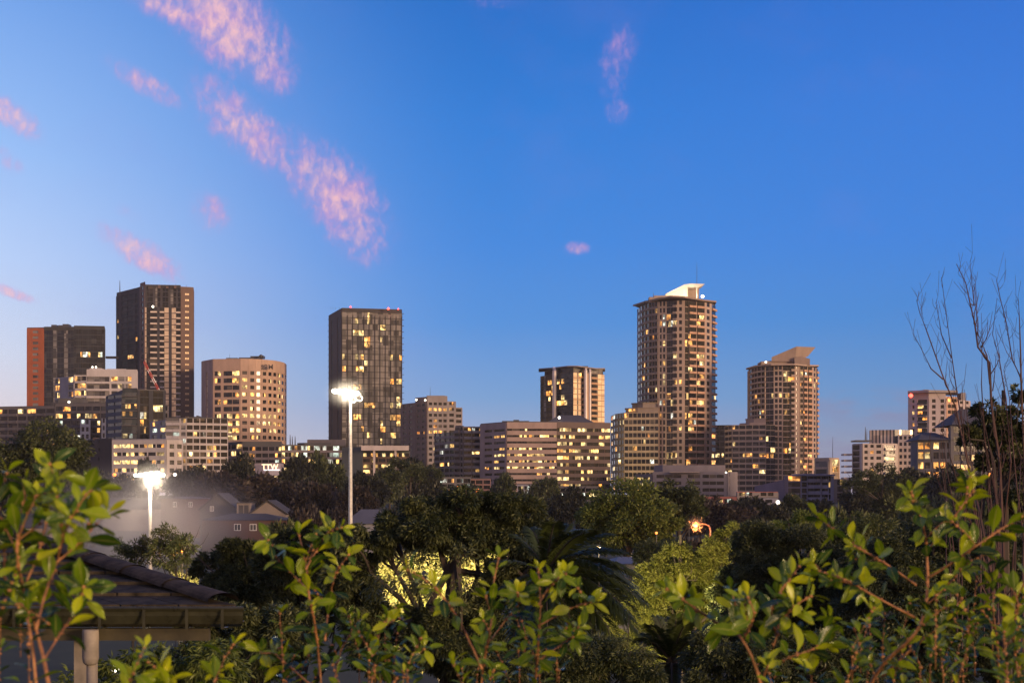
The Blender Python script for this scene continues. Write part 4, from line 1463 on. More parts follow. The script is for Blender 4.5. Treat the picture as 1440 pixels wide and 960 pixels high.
# --- houses in the valley
def house(label, px0, px1, y_eave, y_ridge, D, wallm, roofm, depth=8, wins=(), gable=False, extra=None, y_base=None):
    b = Building('house', label, (px0 + px1) / 2, D, 'house')
    x0, x1 = X(px0, D), X(px1, D)
    zb_ = (z_(y_base, D) if y_base else ground(D) - .5)
    ze, zr = z_(y_eave, D), z_(y_ridge, D)
    b.mb('wall').prism([(x0, D), (x1, D), (x1, D + depth), (x0, D + depth)], zb_, ze - .02, wallm)
    if gable:
        ov = .35
        mb = b.mb('roof')
        xm = (x0 + x1) / 2
        for s0, s1 in ((x0 - ov, xm), (x1 + ov, xm)):
            a, c = (s0, D - ov, ze - .12), (s1, D - ov, zr)
            e, f = (s1, D + depth + ov, zr), (s0, D + depth + ov, ze - .12)
            q = [a, c, e, f]
            mb.hexa([(x, y, z) for x, y, z in q] + [(x, y, z + .18) for x, y, z in q], roofm)
        b.mb('wall').poly([(x0, D + .02, ze - .02), (x1, D + .02, ze - .02), (xm, D + .02, zr - .02)], wallm)
    else:
        hip(b, x0, x1, D, D + depth, ze, zr, min((x1 - x0) * .35, depth * .5), roofm, .4)
    for (wx0, wx1, wy1, wy0, mat) in wins:
        m = MB()
        m.box(X(wx0, D), X(wx1, D), D - .06, D + .05, z_(wy0, D), z_(wy1, D), mat)
        o = m.build('window', b.root, b.o)
        fr = MB()
        t = .09
        fx0, fx1, fz0, fz1 = X(wx0, D), X(wx1, D), z_(wy0, D), z_(wy1, D)
        for q in ((fx0 - t, fx1 + t, fz1 + .003, fz1 + t), (fx0 - t, fx1 + t, fz0 - t, fz0 - .003), (fx0 - t, fx0 - .003, fz0, fz1), (fx1 + .003, fx1 + t, fz0, fz1), ((fx0 + fx1) / 2 - .04, (fx0 + fx1) / 2 + .04, fz0, fz1)):
            fr.box(q[0], q[1], D - .1, D + .03, q[2], q[3], WHITEP)
        f = fr.build('frame', None, (0, 0, 0))
        f.parent = o
        f.location = -Vector(b.o)
    if extra:
        extra(b)
    b.finish()
    return b


tile = wall_mat(.05, .046, .046, .9)
slate = wall_mat(.06, .058, .06, .9)
brick = wall_mat(.085, .042, .037)
cream = wall_mat(.2, .165, .145)
dgrey = wall_mat(.07, .066, .066)


def wing(b):
    d = 258
    b.mb('wing').prism([(X(333, d), d), (X(352, d), d), (X(352, d), d + 5), (X(333, d), d + 5)], z_(745, d), z_(707, d), cream)
    b.mb('wing').box(X(332, d), X(353, d), d - .3, d + 5.2, z_(707, d) + .003, z_(706, d), slate)
    for a, c in ((336, 342), (343.5, 349.5)):
        m = MB()
        m.box(X(a, d), X(c, d), d - .06, d + .04, z_(724, d), z_(710, d), GL_CURT)
        m.build('window', b.root, b.o)


house('slate grey gabled house with a pale glazed wing, beside the left floodlight', 281, 332, 716, 694, 262, dgrey, slate, 10, [(296, 300, 712, 718, GL_CURT)], True, wing)
house('low cottage with a steep dark roof right of the pale winged house', 352, 402, 722, 704, 258, cream, tile, 9, [(366, 371, 722.5, 726, LIT_W)], True)
house('red brick house with a hip roof under the steep roofed cottage', 284, 402, 731, 722, 235, brick, tile, 9, [(330, 338, 737, 745, GL_DARK), (352, 360, 737, 745, GL_CURT)])
house('long red brick terrace half lost in mist right of the left floodlight', 226, 292, 701, 698, 300, brick, wall_mat(.1, .06, .055), 8, [(244, 248, 706, 712, GL_DARK), (266, 270, 706, 712, GL_DARK)])
house('dark roofed house with a small white dormer gable below the left leaves', -20, 82, 742, 722, 225, cream, tile, 9, [(14, 24, 744.5, 751, GL_DARK), (38, 46, 744.5, 751, GL_DARK)])
house('grey shed with a long pale roof right of the tall floodlight pole', 486, 545, 736, 716, 240, wall_mat(.2, .2, .23), wall_mat(.1, .1, .115), 10)
house('pale low house glimpsed under the broad green tree', 884, 914, 776, 768, 150, wall_mat(.3, .3, .31), slate, 6, [(892, 898, 778, 784, GL_DARK), (902, 908, 778, 784, LIT_W)])
house('grey blue metal roofed garage left of the yellow lit tree', 870, 905, 792, 785, 100, wall_mat(.2, .2, .22), wall_mat(.16, .17, .2), 6)
house('plain mist grey clubhouse behind the left floodlight pole', 118, 232, 716, 700, 330, wall_mat(.2, .17, .16), tile, 10, [(140, 148, 722, 730, GL_DARK)])
for k, (wx, wy) in enumerate(((14, 727), (38, 727), (62, 727))):
    pass
# ------------------------------------------------------------------ vegetation
def np_mesh(name, verts, k, mats, tone=None, uv=None, mi=None):
    """verts: (n*k, 3) array of n separate k-gons"""
    n = len(verts) // k
    me = bpy.data.meshes.new(name)
    me.vertices.add(n * k)
    me.vertices.foreach_set('co', verts.astype(np.float32).ravel())
    me.loops.add(n * k)
    me.loops.foreach_set('vertex_index', np.arange(n * k, dtype=np.int32))
    me.polygons.add(n)
    me.polygons.foreach_set('loop_start', np.arange(0, n * k, k, dtype=np.int32))
    for m in mats:
        me.materials.append(m)
    if mi is not None:
        me.polygons.foreach_set('material_index', mi.astype(np.int32))
    if tone is not None:
        at = me.attributes.new('tone', 'FLOAT', 'FACE')
        at.data.foreach_set('value', tone.astype(np.float32))
    me.update(calc_edges=True)
    return me


def leaf_mat(name, c0, c1, rough=.5, trans=.25):
    """c0..c1: leaf colours, each leaf its own"""
    m, t, bs = new_mat(name)
    g = t.nodes.new('ShaderNodeNewGeometry')
    mx = t.nodes.new('ShaderNodeMix')
    mx.data_type = 'RGBA'
    mx.inputs[6].default_value = (*c0, 1)
    mx.inputs[7].default_value = (*c1, 1)
    at = t.nodes.new('ShaderNodeAttribute')
    at.attribute_name = 'tone'
    lk(t, at.outputs['Fac'], mx.inputs[0])
    lk(t, mx.outputs[2], bs.inputs['Base Color'])
    bs.inputs['Roughness'].default_value = rough
    bs.inputs['Specular IOR Level'].default_value = .35
    tr = t.nodes.new('ShaderNodeBsdfTranslucent')
    lk(t, mx.outputs[2], tr.inputs['Color'])
    ms = t.nodes.new('ShaderNodeMixShader')
    ms.inputs[0].default_value = trans
    lk(t, bs.outputs[0], ms.inputs[1])
    lk(t, tr.outputs[0], ms.inputs[2])
    lk(t, ms.outputs[0], t.nodes['Material Output'].inputs[0])
    return m


LF_DARK = leaf_mat('dark_leaf', (.027, .04, .014), (.135, .152, .06))
LF_OLIVE = leaf_mat('olive_leaf', (.03, .044, .014), (.165, .182, .066))
LF_MID = leaf_mat('green_leaf', (.065, .092, .018), (.18, .222, .05))
LF_BROWN = leaf_mat('brown_leaf', (.035, .027, .022), (.075, .055, .044))
LF_FAR = leaf_mat('grey_green_leaf', (.02, .025, .016), (.06, .064, .042))
LF_YELL = leaf_mat('yellow_green_leaf', (.085, .10, .014), (.25, .25, .055), .5, .35)
LF_PALE = leaf_mat('pale_yellow_leaf', (.16, .17, .05), (.42, .37, .15), .5, .35)
LF_PALM = leaf_mat('palm_leaflet', (.04, .055, .015), (.15, .165, .055), .35, .15)
BARK = plain('grey_brown_bark', (.055, .042, .033), .9)
BARKP = plain('pale_bark', (.16, .13, .1), .9)


def leaf_quads(c, d, L, Wd, rng, bend=.15):
    """diamond leaves: c base points, d unit axes, L length, Wd width"""
    n = len(c)
    r = rng.normal(size=(n, 3))
    s = np.cross(d, r)
    s /= np.linalg.norm(s, axis=1, keepdims=True) + 1e-9
    nn = np.cross(d, s)
    mid = c + d * (L * .45)[:, None] + nn * (L * bend)[:, None]
    tip = c + d * L[:, None]
    v = np.empty((n, 4, 3))
    v[:, 0], v[:, 1], v[:, 2], v[:, 3] = c, mid + s * (Wd / 2)[:, None], tip, mid - s * (Wd / 2)[:, None]
    return v.reshape(-1, 3)


def crown_points(blobs, n, rng, clumps=26, csize=.3, shell=.55):
    """blobs: (centre, radii) ellipsoids -> leaf points in uneven clumps, their outward directions and clump centres"""
    vol = np.array([np.prod(np.asarray(q[1])) ** (2 / 3) * (q[2] if len(q) > 2 else 1) for q in blobs])
    blobs = [q[:2] for q in blobs]
    share = vol / vol.sum()
    P, D_, CC, T = [], [], [], []
    for (c, r), s in zip(blobs, share):
        c, r = np.asarray(c, float), np.asarray(r, float)
        k = max(6, int(clumps * (s * len(blobs)) ** .5))
        u = rng.normal(size=(k, 3))
        u /= np.linalg.norm(u, axis=1, keepdims=True)
        rad = (shell + (1 - shell) * rng.random(k) ** .6)[:, None]
        cc = c + u * rad * r
        cr = csize * r.mean() * rng.uniform(.55, 1.35, k)
        w = cr ** 2
        m = int(n * s)
        idx = rng.choice(k, m, p=w / w.sum())
        q = rng.normal(size=(m, 3))
        q /= np.linalg.norm(q, axis=1, keepdims=True)
        rr = rng.random(m) ** .45
        p = cc[idx] + q * (cr[idx] * rr)[:, None] * np.array([1.15, 1.15, .8])
        out = q * .8 + u[idx] * .6
        P.append(p)
        D_.append(out)
        CC.append(cc)
        T.append(np.clip(rng.normal(.42, .25, m) + (rng.normal(0, .16, k))[idx], 0, 1))
    return np.concatenate(P), np.concatenate(D_), np.concatenate(CC), np.concatenate(T)


def crown_mesh(blobs, n, leaf, wid, mat, rng, hang=.5, clumps=26, csize=.3, shell=.55):
    p, d, cc, tone = crown_points(blobs, n, rng, clumps, csize, shell)
    m = len(p)
    d = d + rng.normal(size=(m, 3)) * .5 + np.array([0, 0, -hang])
    d /= np.linalg.norm(d, axis=1, keepdims=True)
    v = leaf_quads(p, d, leaf * rng.uniform(.6, 1.35, m), wid * rng.uniform(.6, 1.3, m), rng)
    return np_mesh('crown', v, 4, [mat], tone), cc


def trunk_build(root, o, base, top, r, cc, rng, limbs=9, mat=None, sub=True):
    mat = mat or BARK
    mb = MB()
    base, top = Vector(base), Vector(top)
    mid = base.lerp(top, .5) + Vector((rng.normal() * .1, rng.normal() * .1, 0)) * (top - base).length * .2
    mb.tube([base, base.lerp(mid, .5), mid, mid.lerp(top, .55), top], [r * 1.25, r, r * .85, r * .65, r * .3], mat, 7)
    pick = rng.permutation(len(cc))[:limbs]
    for i in pick:
        c = Vector(cc[i])
        t = rng.uniform(.35, .85)
        s = base.lerp(mid, t / .5) if t < .5 else mid.lerp(top, (t - .5) / .5)
        h = s.lerp(c, .5) + Vector((rng.normal(), rng.normal(), abs(rng.normal()))) * (c - s).length * .09
        mb.tube([s, h, c], [r * .42, r * .26, r * .08], mat, 5)
        if sub:
            for _ in range(3):
                e = c + Vector(rng.normal(size=3)) * (c - s).length * .1
                mb.tube([h.lerp(c, .5), h.lerp(e, .75), e], [r * .16, r * .1, r * .04], mat, 4)
    return mb.build('trunk', root, o)


def tree(name, label, D, blobs, n, leaf, wid, mat, base=None, r=.2, hang=.5, clumps=26, csize=.3, shell=.55, depth=1., limbs=9, seed=1, group=None, dj=.25, bark=None, cat='tree'):
    """blobs in photo pixels (cx, cy, rx, ry [, depth offset m]) at distance D: a real crown with depth"""
    rng = np.random.default_rng(seed)
    B = []
    for k, bl in enumerate(blobs):
        cx, cy, rx, ry = bl[:4]
        off = bl[4] if len(bl) > 4 else rng.uniform(-dj, dj) * rx * D / FPX * 2
        d = D + off
        B.append((P3(cx, cy, d), (rx * d / FPX, (rx + ry) / 2 * d / FPX * depth, ry * d / FPX), bl[5] if len(bl) > 5 else 1))
    bx = base if base is not None else blobs[0][0]
    o = Vector((X(bx, D), D, ground(D) - .3))
    root = empty(name, o, label, cat, group)
    B = [(np.array(c - o), np.array(q), w) for c, q, w in B]
    me, cc = crown_mesh(B, n, leaf, wid, mat, rng, hang, clumps, csize, shell)
    c = bpy.data.objects.new('crown', me)
    COL.objects.link(c)
    c.parent = root
    top = sum((Vector(c_) for c_, _, _ in B), Vector()) / len(B)
    top.z = max(c_[2] + q[2] * .4 for c_, q, _ in B)
    t = trunk_build(root, Vector((0, 0, 0)), Vector((0, 0, 0)), top, r, cc, rng, limbs, bark)
    return root


# far belt of trees below the towers: a few crowns, copied and scaled
def far_proto(mat, seed, n=5200, lumps=5):
    rng = np.random.default_rng(seed)
    B = []
    for k in range(lumps):
        a = rng.uniform(0, 6.28)
        q = rng.uniform(.1, .55)
        B.append((np.array([math.cos(a) * q, math.sin(a) * q, .62 + rng.uniform(-.16, .14)]), np.array([.5, .5, .34]) * rng.uniform(.75, 1.15)))
    me, cc = crown_mesh(B, n, .13, .07, mat, rng, .3, 22, .34, .5)
    mb = MB()
    mb.tube([(0, 0, -.1), (0.02, 0, .3), (0, .02, .7)], [.06, .045, .02], BARK, 6)
    for i in rng.permutation(len(cc))[:6]:
        mb.tube([(0, 0, .3), Vector(cc[i]) * .6, Vector(cc[i])], [.03, .018, .006], BARK, 4)
    tm = bpy.data.meshes.new('trunk')
    tm.from_pydata(mb.v, [], mb.f)
    tm.materials.append(BARK)
    return me, tm


FP = {k: [far_proto(m, 50 + 7 * j + i) for i in range(3)] for j, (k, m) in enumerate((('f', LF_FAR), ('b', LF_BROWN), ('d', LF_DARK), ('g', LF_OLIVE)))}
_fi = 0


def far_tree(label, px, ytop, wpx, D, kind='f', name='tree', group=None, ybot=None):
    global _fi
    gz = ground(D)
    h = Z(ytop, D) - gz
    w = wpx * D / FPX
    root = empty(name, (X(px, D), D, gz - .1), label, 'tree', group)
    root.scale = (w / 1.75, w / 1.75 * .9, h / 1.02)
    root.rotation_euler.z = _fi * 2.4
    c, t = FP[kind][_fi % 3]
    _fi += 1
    for nm, me in (('crown', c), ('trunk', t)):
        o = bpy.data.objects.new(nm, me)
        COL.objects.link(o)
        o.parent = root
    return root


G1 = 'trees of the belt below the skyline'
FAR = [
    # px, top, width, D, kind, label
    (20, 636, 70, 420, 'f', 'dark bushy tree at the left end of the belt below the skyline'),
    (98, 655, 70, 330, 'd', 'dark tree beneath the blank brick block'),
    (128, 668, 60, 380, 'f', 'grey green tree below the dark brick block'),
    (205, 650, 34, 420, 'f', 'small round tree before the lit low office windows'),
    (165, 676, 60, 400, 'f', 'dim tree left of the left floodlight head'),
    (265, 660, 64, 430, 'f', 'dim rounded tree right of the left floodlight head'),
    (300, 664, 80, 400, 'b', 'broad brown tree below the grey grid apartments'),
    (336, 650, 54, 440, 'f', 'dark tree left of the lit three letter sign'),
    (350, 668, 110, 380, 'b', 'widest brown tree above the valley houses'),
    (415, 646, 62, 440, 'f', 'tall dark tree right of the lit three letter sign'),
    (405, 674, 60, 360, 'b', 'brown tree right of the widest brown one'),
    (455, 641, 66, 450, 'd', 'dark tree just left of the tall floodlight pole'),
    (450, 680, 66, 340, 'b', 'reddish brown tree above the pale roofed shed'),
    (500, 680, 60, 330, 'b', 'brown tree directly behind the tall floodlight pole'),
    (520, 668, 60, 400, 'f', 'dim tree right of the tall floodlight pole'),
    (548, 664, 56, 430, 'd', 'dark tree below the white pavilion'),
    (590, 656, 70, 440, 'f', 'dark tree in front of the glowing white glass shop'),
    (612, 684, 50, 330, 'f', 'tree behind the big eucalyptus, below the flats'),
    (668, 684, 56, 380, 'f', 'dim tree below the dull pink low building'),
    (705, 668, 46, 430, 'd', 'dark tree at the left foot of the pale office wing'),
    (726, 694, 60, 300, 'f', 'low tree beneath the small pale shop'),
    (768, 676, 44, 430, 'd', 'dark round tree between the two shops by the office'),
    (800, 694, 66, 320, 'f', 'low tree left of the broad green tree'),
    (905, 690, 60, 330, 'd', 'dark tree behind the broad green tree'),
    (985, 700, 70, 300, 'b', 'brown tree behind the orange street lamp'),
    (1020, 704, 80, 290, 'b', 'brown tree right of the orange street lamp'),
    (1050, 702, 70, 330, 'f', 'dark tree beneath the red fascia shops'),
    (1085, 712, 60, 260, 'f', 'dark tree before the small gabled house'),
    (1122, 697, 60, 330, 'd', 'dark tree in front of the blue grey flats'),
    (1165, 706, 70, 310, 'f', 'dark tree right of the one before the blue grey flats'),
    (1205, 690, 70, 340, 'f', 'dim tree below the flat topped pine'),
    (1255, 676, 70, 400, 'f', 'dark tree below the cream white flats'),
    (1300, 664, 80, 400, 'f', 'dark tree below the hip roofed flats'),
    (1265, 702, 90, 300, 'd', 'dark tree above the tip of the tall leafy branch'),
    (1350, 668, 80, 360, 'f', 'dark tree right of the one below the hip roofed flats'),
    (1330, 700, 90, 260, 'd', 'dark tree behind the lower bare branches'),
    (1400, 672, 90, 300, 'f', 'dark tree behind the upper bare branches'),
    (1435, 650, 60, 330, 'd', 'dark tree at the right edge below the evergreen'),
]
for px, yt, w, D, k, lab in FAR:
    far_tree(lab, px, yt, w, D, k, group=G1)
ROWS = [(40, 705, 90, 240, 'd', 'dark tree behind the dormer roofed house'), (110, 712, 70, 260, 'f', 'tree at the left side of the mist'),
        (430, 706, 70, 220, 'b', 'brown bush right of the steep roofed cottage'), (400, 735, 70, 170, 'g', 'olive bush below the steep roofed cottage'), (455, 722, 70, 190, 'b', 'brown bush left of the tall floodlight pole foot'),
        (560, 716, 60, 210, 'f', 'dim bush behind the left shoulder of the big eucalyptus'), (832, 716, 60, 190, 'f', 'dark bush left of the broad green tree'),
        (1060, 742, 80, 150, 'f', 'dark bush right of the street lamp pole'), (1000, 752, 90, 150, 'b', 'brown bush under the orange street lamp'),
        (1200, 724, 110, 150, 'd', 'wide dark bush behind the left twig of the tall leafy branch'), (1300, 726, 120, 150, 'd', 'wide dark bush behind the tip of the tall leafy branch'),
        (1400, 716, 110, 150, 'd', 'wide dark bush behind the bare trunks')]
for px, yt, w, D, k, lab in ROWS:
    far_tree(lab, px, yt, w, D, k, 'tree', group='bushy trees along the valley')

# big dark tree at the far left, in front of the low apartments
tree('gum_tree', 'big dark gum tree in front of the low apartments at the left edge', 200, [(66, 622, 42, 30), (30, 634, 32, 24), (100, 634, 26, 26), (62, 652, 50, 22), (20, 662, 34, 18), (95, 662, 30, 18)], 15000, .5, .24, LF_DARK, base=62, r=.5, clumps=30, seed=3)
# flat topped pine, right
tree('pine_tree', 'flat topped dark pine in front of the cream white flats', 300, [(1236, 664, 26, 8), (1218, 674, 26, 8), (1262, 672, 22, 8), (1205, 684, 24, 8), (1240, 684, 36, 9), (1270, 686, 22, 9)], 7000, .55, .22, LF_DARK, base=1240, r=.4, hang=0, clumps=16, seed=4)
# layered conifer under the pavilion
tree('pine_tree', 'layered dark pine beside the white pavilion columns', 330, [(566, 650, 22, 5), (586, 658, 24, 6), (560, 660, 22, 6), (600, 666, 24, 7), (574, 670, 32, 7)], 5000, .55, .22, LF_DARK, base=578, r=.35, hang=0, clumps=14, seed=5)
# broad dim green tree, middle
tree('plane_tree', 'broad dim green tree standing below the tallest round tower', 130, [(878, 706, 46, 30), (842, 722, 28, 26), (918, 722, 34, 28), (880, 735, 60, 28), (860, 752, 36, 20), (912, 752, 34, 22), (940, 742, 18, 22)], 26000, .32, .16, LF_MID, base=880, r=.3, hang=.2, clumps=30, csize=.3, shell=.4, seed=6)
tree('gum_tree', 'dark round tree right behind the broad green tree', 160, [(952, 692, 26, 20), (940, 706, 24, 20), (966, 710, 24, 22), (952, 724, 30, 18)], 9000, .4, .2, LF_DARK, base=952, r=.3, seed=7)
tree('pine_tree', 'low spreading dark tree left of the yellow lit tree', 95, [(915, 778, 22, 16), (945, 772, 26, 14), (930, 792, 36, 16), (962, 786, 16, 16)], 8000, .25, .1, LF_DARK, base=930, r=.18, seed=8)

# valley trees in front of the mist
tree('gum_tree', 'slender young gum with an open crown left of the floodlight pole', 62, [(184, 768, 20, 15), (172, 784, 14, 14), (196, 786, 16, 16), (206, 768, 12, 12)], 2600, .17, .05, LF_OLIVE, base=190, r=.07, clumps=16, csize=.36, seed=9, bark=BARK)
tree('gum_tree', 'airy young gum right of the foot of the left floodlight pole', 60, [(238, 756, 22, 16), (256, 770, 20, 18), (228, 776, 18, 18), (246, 788, 26, 16)], 3600, .17, .05, LF_OLIVE, base=238, r=.08, clumps=18, csize=.34, seed=10, bark=BARK)
tree('gum_tree', 'dark dense tree right of the pavilion roof ridge', 46, [(326, 772, 24, 14), (308, 800, 30, 26), (350, 790, 26, 24), (335, 830, 50, 32), (375, 800, 30, 26)], 46000, .14, .05, LF_DARK, base=340, r=.2, seed=11, clumps=30)
tree('gum_tree', 'dark bushy tree behind the bloom topped shrub', 42, [(395, 770, 30, 20), (430, 760, 30, 18), (410, 800, 44, 30), (452, 795, 34, 30), (440, 840, 50, 36), (470, 760, 24, 16)], 60000, .13, .046, LF_DARK, base=430, r=.2, seed=12, clumps=30)
# the big eucalyptus in the middle
tree('eucalyptus_tree', 'biggest dark eucalyptus in the middle, yellow light shining through it', 38, [(600, 722, 52, 24), (660, 708, 50, 20), (712, 722, 48, 24), (545, 746, 44, 22), (610, 750, 60, 24), (680, 752, 60, 30), (740, 760, 44, 34), (506, 776, 34, 26), (762, 800, 34, 40),
     (500, 830, 38, 50), (720, 806, 34, 30), (540, 900, 50, 50), (640, 906, 70, 44), (716, 870, 60, 56), (780, 880, 50, 60), (600, 866, 24, 16), (700, 930, 90, 40), (605, 815, 80, 50, -2, .06)], 230000, .14, .042, LF_OLIVE, base=620, r=.28, hang=.9, clumps=34, csize=.3, seed=13, limbs=22, dj=.12, shell=.45)
tree('ornamental_tree', 'floodlit pale yellow tree glowing behind the biggest eucalyptus', 52, [(566, 806, 34, 34), (640, 800, 40, 28), (690, 806, 30, 26), (585, 850, 40, 36), (650, 860, 40, 40), (570, 905, 30, 40)], 46000, .16, .06, LF_PALE, base=620, r=.16, seed=14, hang=.6, clumps=30)
tree('shrub', 'small floodlit yellow shrub just above the roof ridge', 66, [(250, 814, 10, 9), (262, 816, 12, 10), (244, 822, 14, 10)], 4000, .14, .06, LF_PALE, base=254, r=.06, seed=15, cat='shrub')
tree('ornamental_tree', 'softly lit yellow green tree right of the palm', 58, [(955, 790, 34, 24), (992, 776, 30, 22), (925, 815, 30, 26), (975, 822, 46, 34), (940, 856, 44, 34), (1006, 800, 26, 30), (1030, 760, 26, 22), (1000, 858, 34, 34), (905, 850, 26, 30), (915, 900, 36, 36), (960, 905, 40, 34), (880, 880, 24, 30)], 80000, .15, .05, LF_YELL, base=965, r=.18, hang=.8, clumps=30, seed=16)
tree('gum_tree', 'dark dense rounded tree right of the yellow lit tree', 50, [(1080, 765, 46, 34), (1060, 800, 44, 40), (1125, 785, 50, 44), (1090, 840, 66, 46), (1160, 830, 50, 50), (1060, 890, 60, 50), (1140, 900, 70, 56), (1030, 850, 34, 50)], 140000, .13, .045, LF_DARK, base=1090, r=.3, hang=.7, clumps=36, seed=17)
tree('gum_tree', 'dim olive tree behind the dark rounded tree', 90, [(1130, 742, 34, 18), (1160, 752, 34, 20), (1105, 748, 30, 18), (1040, 752, 22, 16)], 12000, .2, .08, LF_MID, base=1130, r=.2, seed=18)
tree('gum_tree', 'olive leaved tree behind the left twig of the tall leafy branch', 75, [(1190, 742, 40, 24), (1230, 752, 40, 26), (1210, 776, 50, 28)], 16000, .18, .06, LF_OLIVE, base=1210, r=.2, seed=31)
tree('gum_tree', 'wide dark tree mass behind the tall leafy branch', 46, [(1240, 790, 50, 34), (1300, 770, 50, 40), (1360, 780, 50, 46), (1270, 840, 70, 50), (1350, 850, 70, 56), (1420, 810, 46, 60), (1220, 880, 50, 50), (1420, 900, 50, 60), (1320, 920, 90, 40)], 150000, .13, .045, LF_DARK, base=1310, r=.3, hang=.7, clumps=36, seed=19)
# evergreen behind the bare tree
tree('evergreen_tree', 'broadleaf evergreen with loose tufts at the right edge, behind bare branches', 30, [(1394, 578, 26, 14), (1420, 590, 26, 18), (1384, 604, 26, 16), (1412, 614, 28, 20), (1366, 616, 16, 14), (1433, 552, 12, 10), (1440, 628, 24, 30), (1408, 650, 36, 14), (1440, 690, 36, 36)], 12000, .1, .045, LF_DARK, base=1425, r=.12, hang=.1, clumps=16, csize=.32, seed=20)
# shrubs low in the garden
tree('shrub', 'dark drooping shrub under the gutter at lower left', 14, [(205, 925, 30, 22), (250, 930, 36, 30), (180, 950, 40, 24), (300, 940, 40, 40), (130, 960, 40, 24)], 6000, .075, .018, LF_MID, base=240, r=.05, hang=.9, seed=21, cat='shrub', clumps=30)
tree('shrub', 'dark leafy bush below the roof corner, left of the bloom topped shrub', 24, [(330, 880, 44, 34), (290, 870, 36, 24), (370, 910, 50, 40), (310, 930, 60, 40), (410, 890, 40, 40)], 36000, .09, .028, LF_OLIVE, base=340, r=.08, hang=.9, seed=22, cat='shrub', clumps=34)
tree('shrub', 'dense dark bush at the bottom middle below the palm', 20, [(820, 930, 60, 40), (870, 940, 50, 40), (760, 950, 60, 34), (905, 955, 30, 30)], 26000, .075, .02, LF_OLIVE, base=820, r=.07, hang=.9, seed=23, cat='shrub', clumps=34)
tree('shrub', 'black green bush behind the base of the lower right stems', 22, [(1000, 930, 40, 44), (1050, 940, 60, 40), (1120, 930, 60, 40), (1200, 940, 60, 36)], 26000, .08, .025, LF_DARK, base=1080, r=.07, hang=.6, seed=24, cat='shrub', clumps=30)


tree('shrub', 'dark olive bush between the larger palm and the yellow lit tree', 66, [(880, 822, 26, 22), (862, 850, 30, 30), (905, 812, 20, 18), (892, 860, 30, 34)], 16000, .13, .05, LF_OLIVE, base=880, r=.1, seed=33, cat='shrub', clumps=26)


# ---- palms
def palm(label, px, py, D, fronds, seed, r=.22):
    """fronds: photo-pixel tips (x, y) plus a depth offset in metres"""
    rng = np.random.default_rng(seed)
    o = Vector((X(px, D), D, ground(D) - .2))
    root = empty('palm_tree', o, label, 'palm tree')
    crown = P3(px, py, D) - o
    mb = MB()
    nseg = 14
    mb.tube([Vector((0, 0, crown.z * k / nseg)) for k in range(nseg + 1)], [r * (1.15 - .1 * (k % 2)) for k in range(nseg + 1)], BARK, 9)
    mb.build('trunk', root)
    for (tx, ty, off) in fronds:
        tip = P3(tx, ty, D + off) - o
        v = tip - crown
        L = v.length
        apex = crown.lerp(tip, .5) + Vector((0, 0, L * rng.uniform(.16, .3)))
        pts_ = []
        for k in range(15):
            t = k / 14
            pts_.append(crown * (1 - t) ** 2 + apex * 2 * t * (1 - t) + tip * t * t)
        fb = MB()
        fb.tube(pts_, [.028 * (1 - .85 * k / 14) for k in range(15)], BARK, 4)
        side = v.cross(Vector((0, 0, 1)))
        if side.length < .05:
            side = Vector((1, 0, 0))
        side.normalize()
        for k in range(110):
            t = .1 + .9 * k / 110
            i = min(13, int(t * 14))
            p = pts_[i].lerp(pts_[i + 1], t * 14 - i)
            dr = (pts_[i + 1] - pts_[i]).normalized()
            up = side.cross(dr).normalized()
            ll = L * .27 * (math.sin(math.pi * (.12 + .8 * t)) ** .7) * rng.uniform(.8, 1.1)
            for s in (-1, 1):
                d = (side * s * .75 + dr * .75 + up * rng.uniform(-.1, .35)).normalized()
                e = p + d * ll + Vector((0, 0, -ll * .25))
                q = p + d * ll * .5
                w = dr * ll * .05 + up * ll * .012
                fb.poly([p, q + w, e, q - w], LF_PALM)
        fb.build('frond', root)
    return root


palm('larger dark palm with arching fronds in the middle of the garden', 768, 806, 30,
     [(800, 738, .5), (745, 742, 1), (862, 752, 0), (882, 778, -.6), (900, 812, .4), (910, 850, -.5), (905, 895, -.8), (880, 920, -1), (850, 925, .8), (845, 775, 1.6), (860, 800, -1.6), (872, 872, 1.2), (820, 920, -1.4),
      (720, 752, .3), (690, 790, -.4), (690, 840, .2), (720, 900, -.9), (780, 735, -1.2), (830, 748, -1.5), (890, 835, 1.8), (770, 930, -1.6), (825, 745, 1.4), (895, 870, -1.7), (740, 870, 1.5)], 41)
palm('smaller palm low behind the lower stems, right of the larger palm', 944, 932, 24,
     [(922, 866, .3), (952, 864, -.3), (985, 884, .2), (1000, 915, -.3), (905, 890, .5), (890, 925, -.4), (1005, 945, .4), (970, 872, -.8), (935, 868, .9), (990, 898, -.9), (895, 905, -.9), (912, 878, -.8), (900, 960, -.5), (995, 968, -.6), (945, 980, -1.0)], 42, .16)
# ------------------------------------------------------------------ lamps
LENS = plain('floodlight_lens', (.9, .9, .85), .4, 0, (1, .9, .7), 9, 'NONE')
GALV = plain('galvanised_steel', (.5, .49, .47), .45, .4)


def point(parent, o, loc, e, c, r=.2, name='lamp'):
    li = bpy.data.lights.new(name, 'POINT')
    li.energy, li.color, li.shadow_soft_size = e, c, r
    ob = bpy.data.objects.new(name, li)
    COL.objects.link(ob)
    ob.parent = parent
    ob.location = Vector(loc) - Vector(o)
    return ob


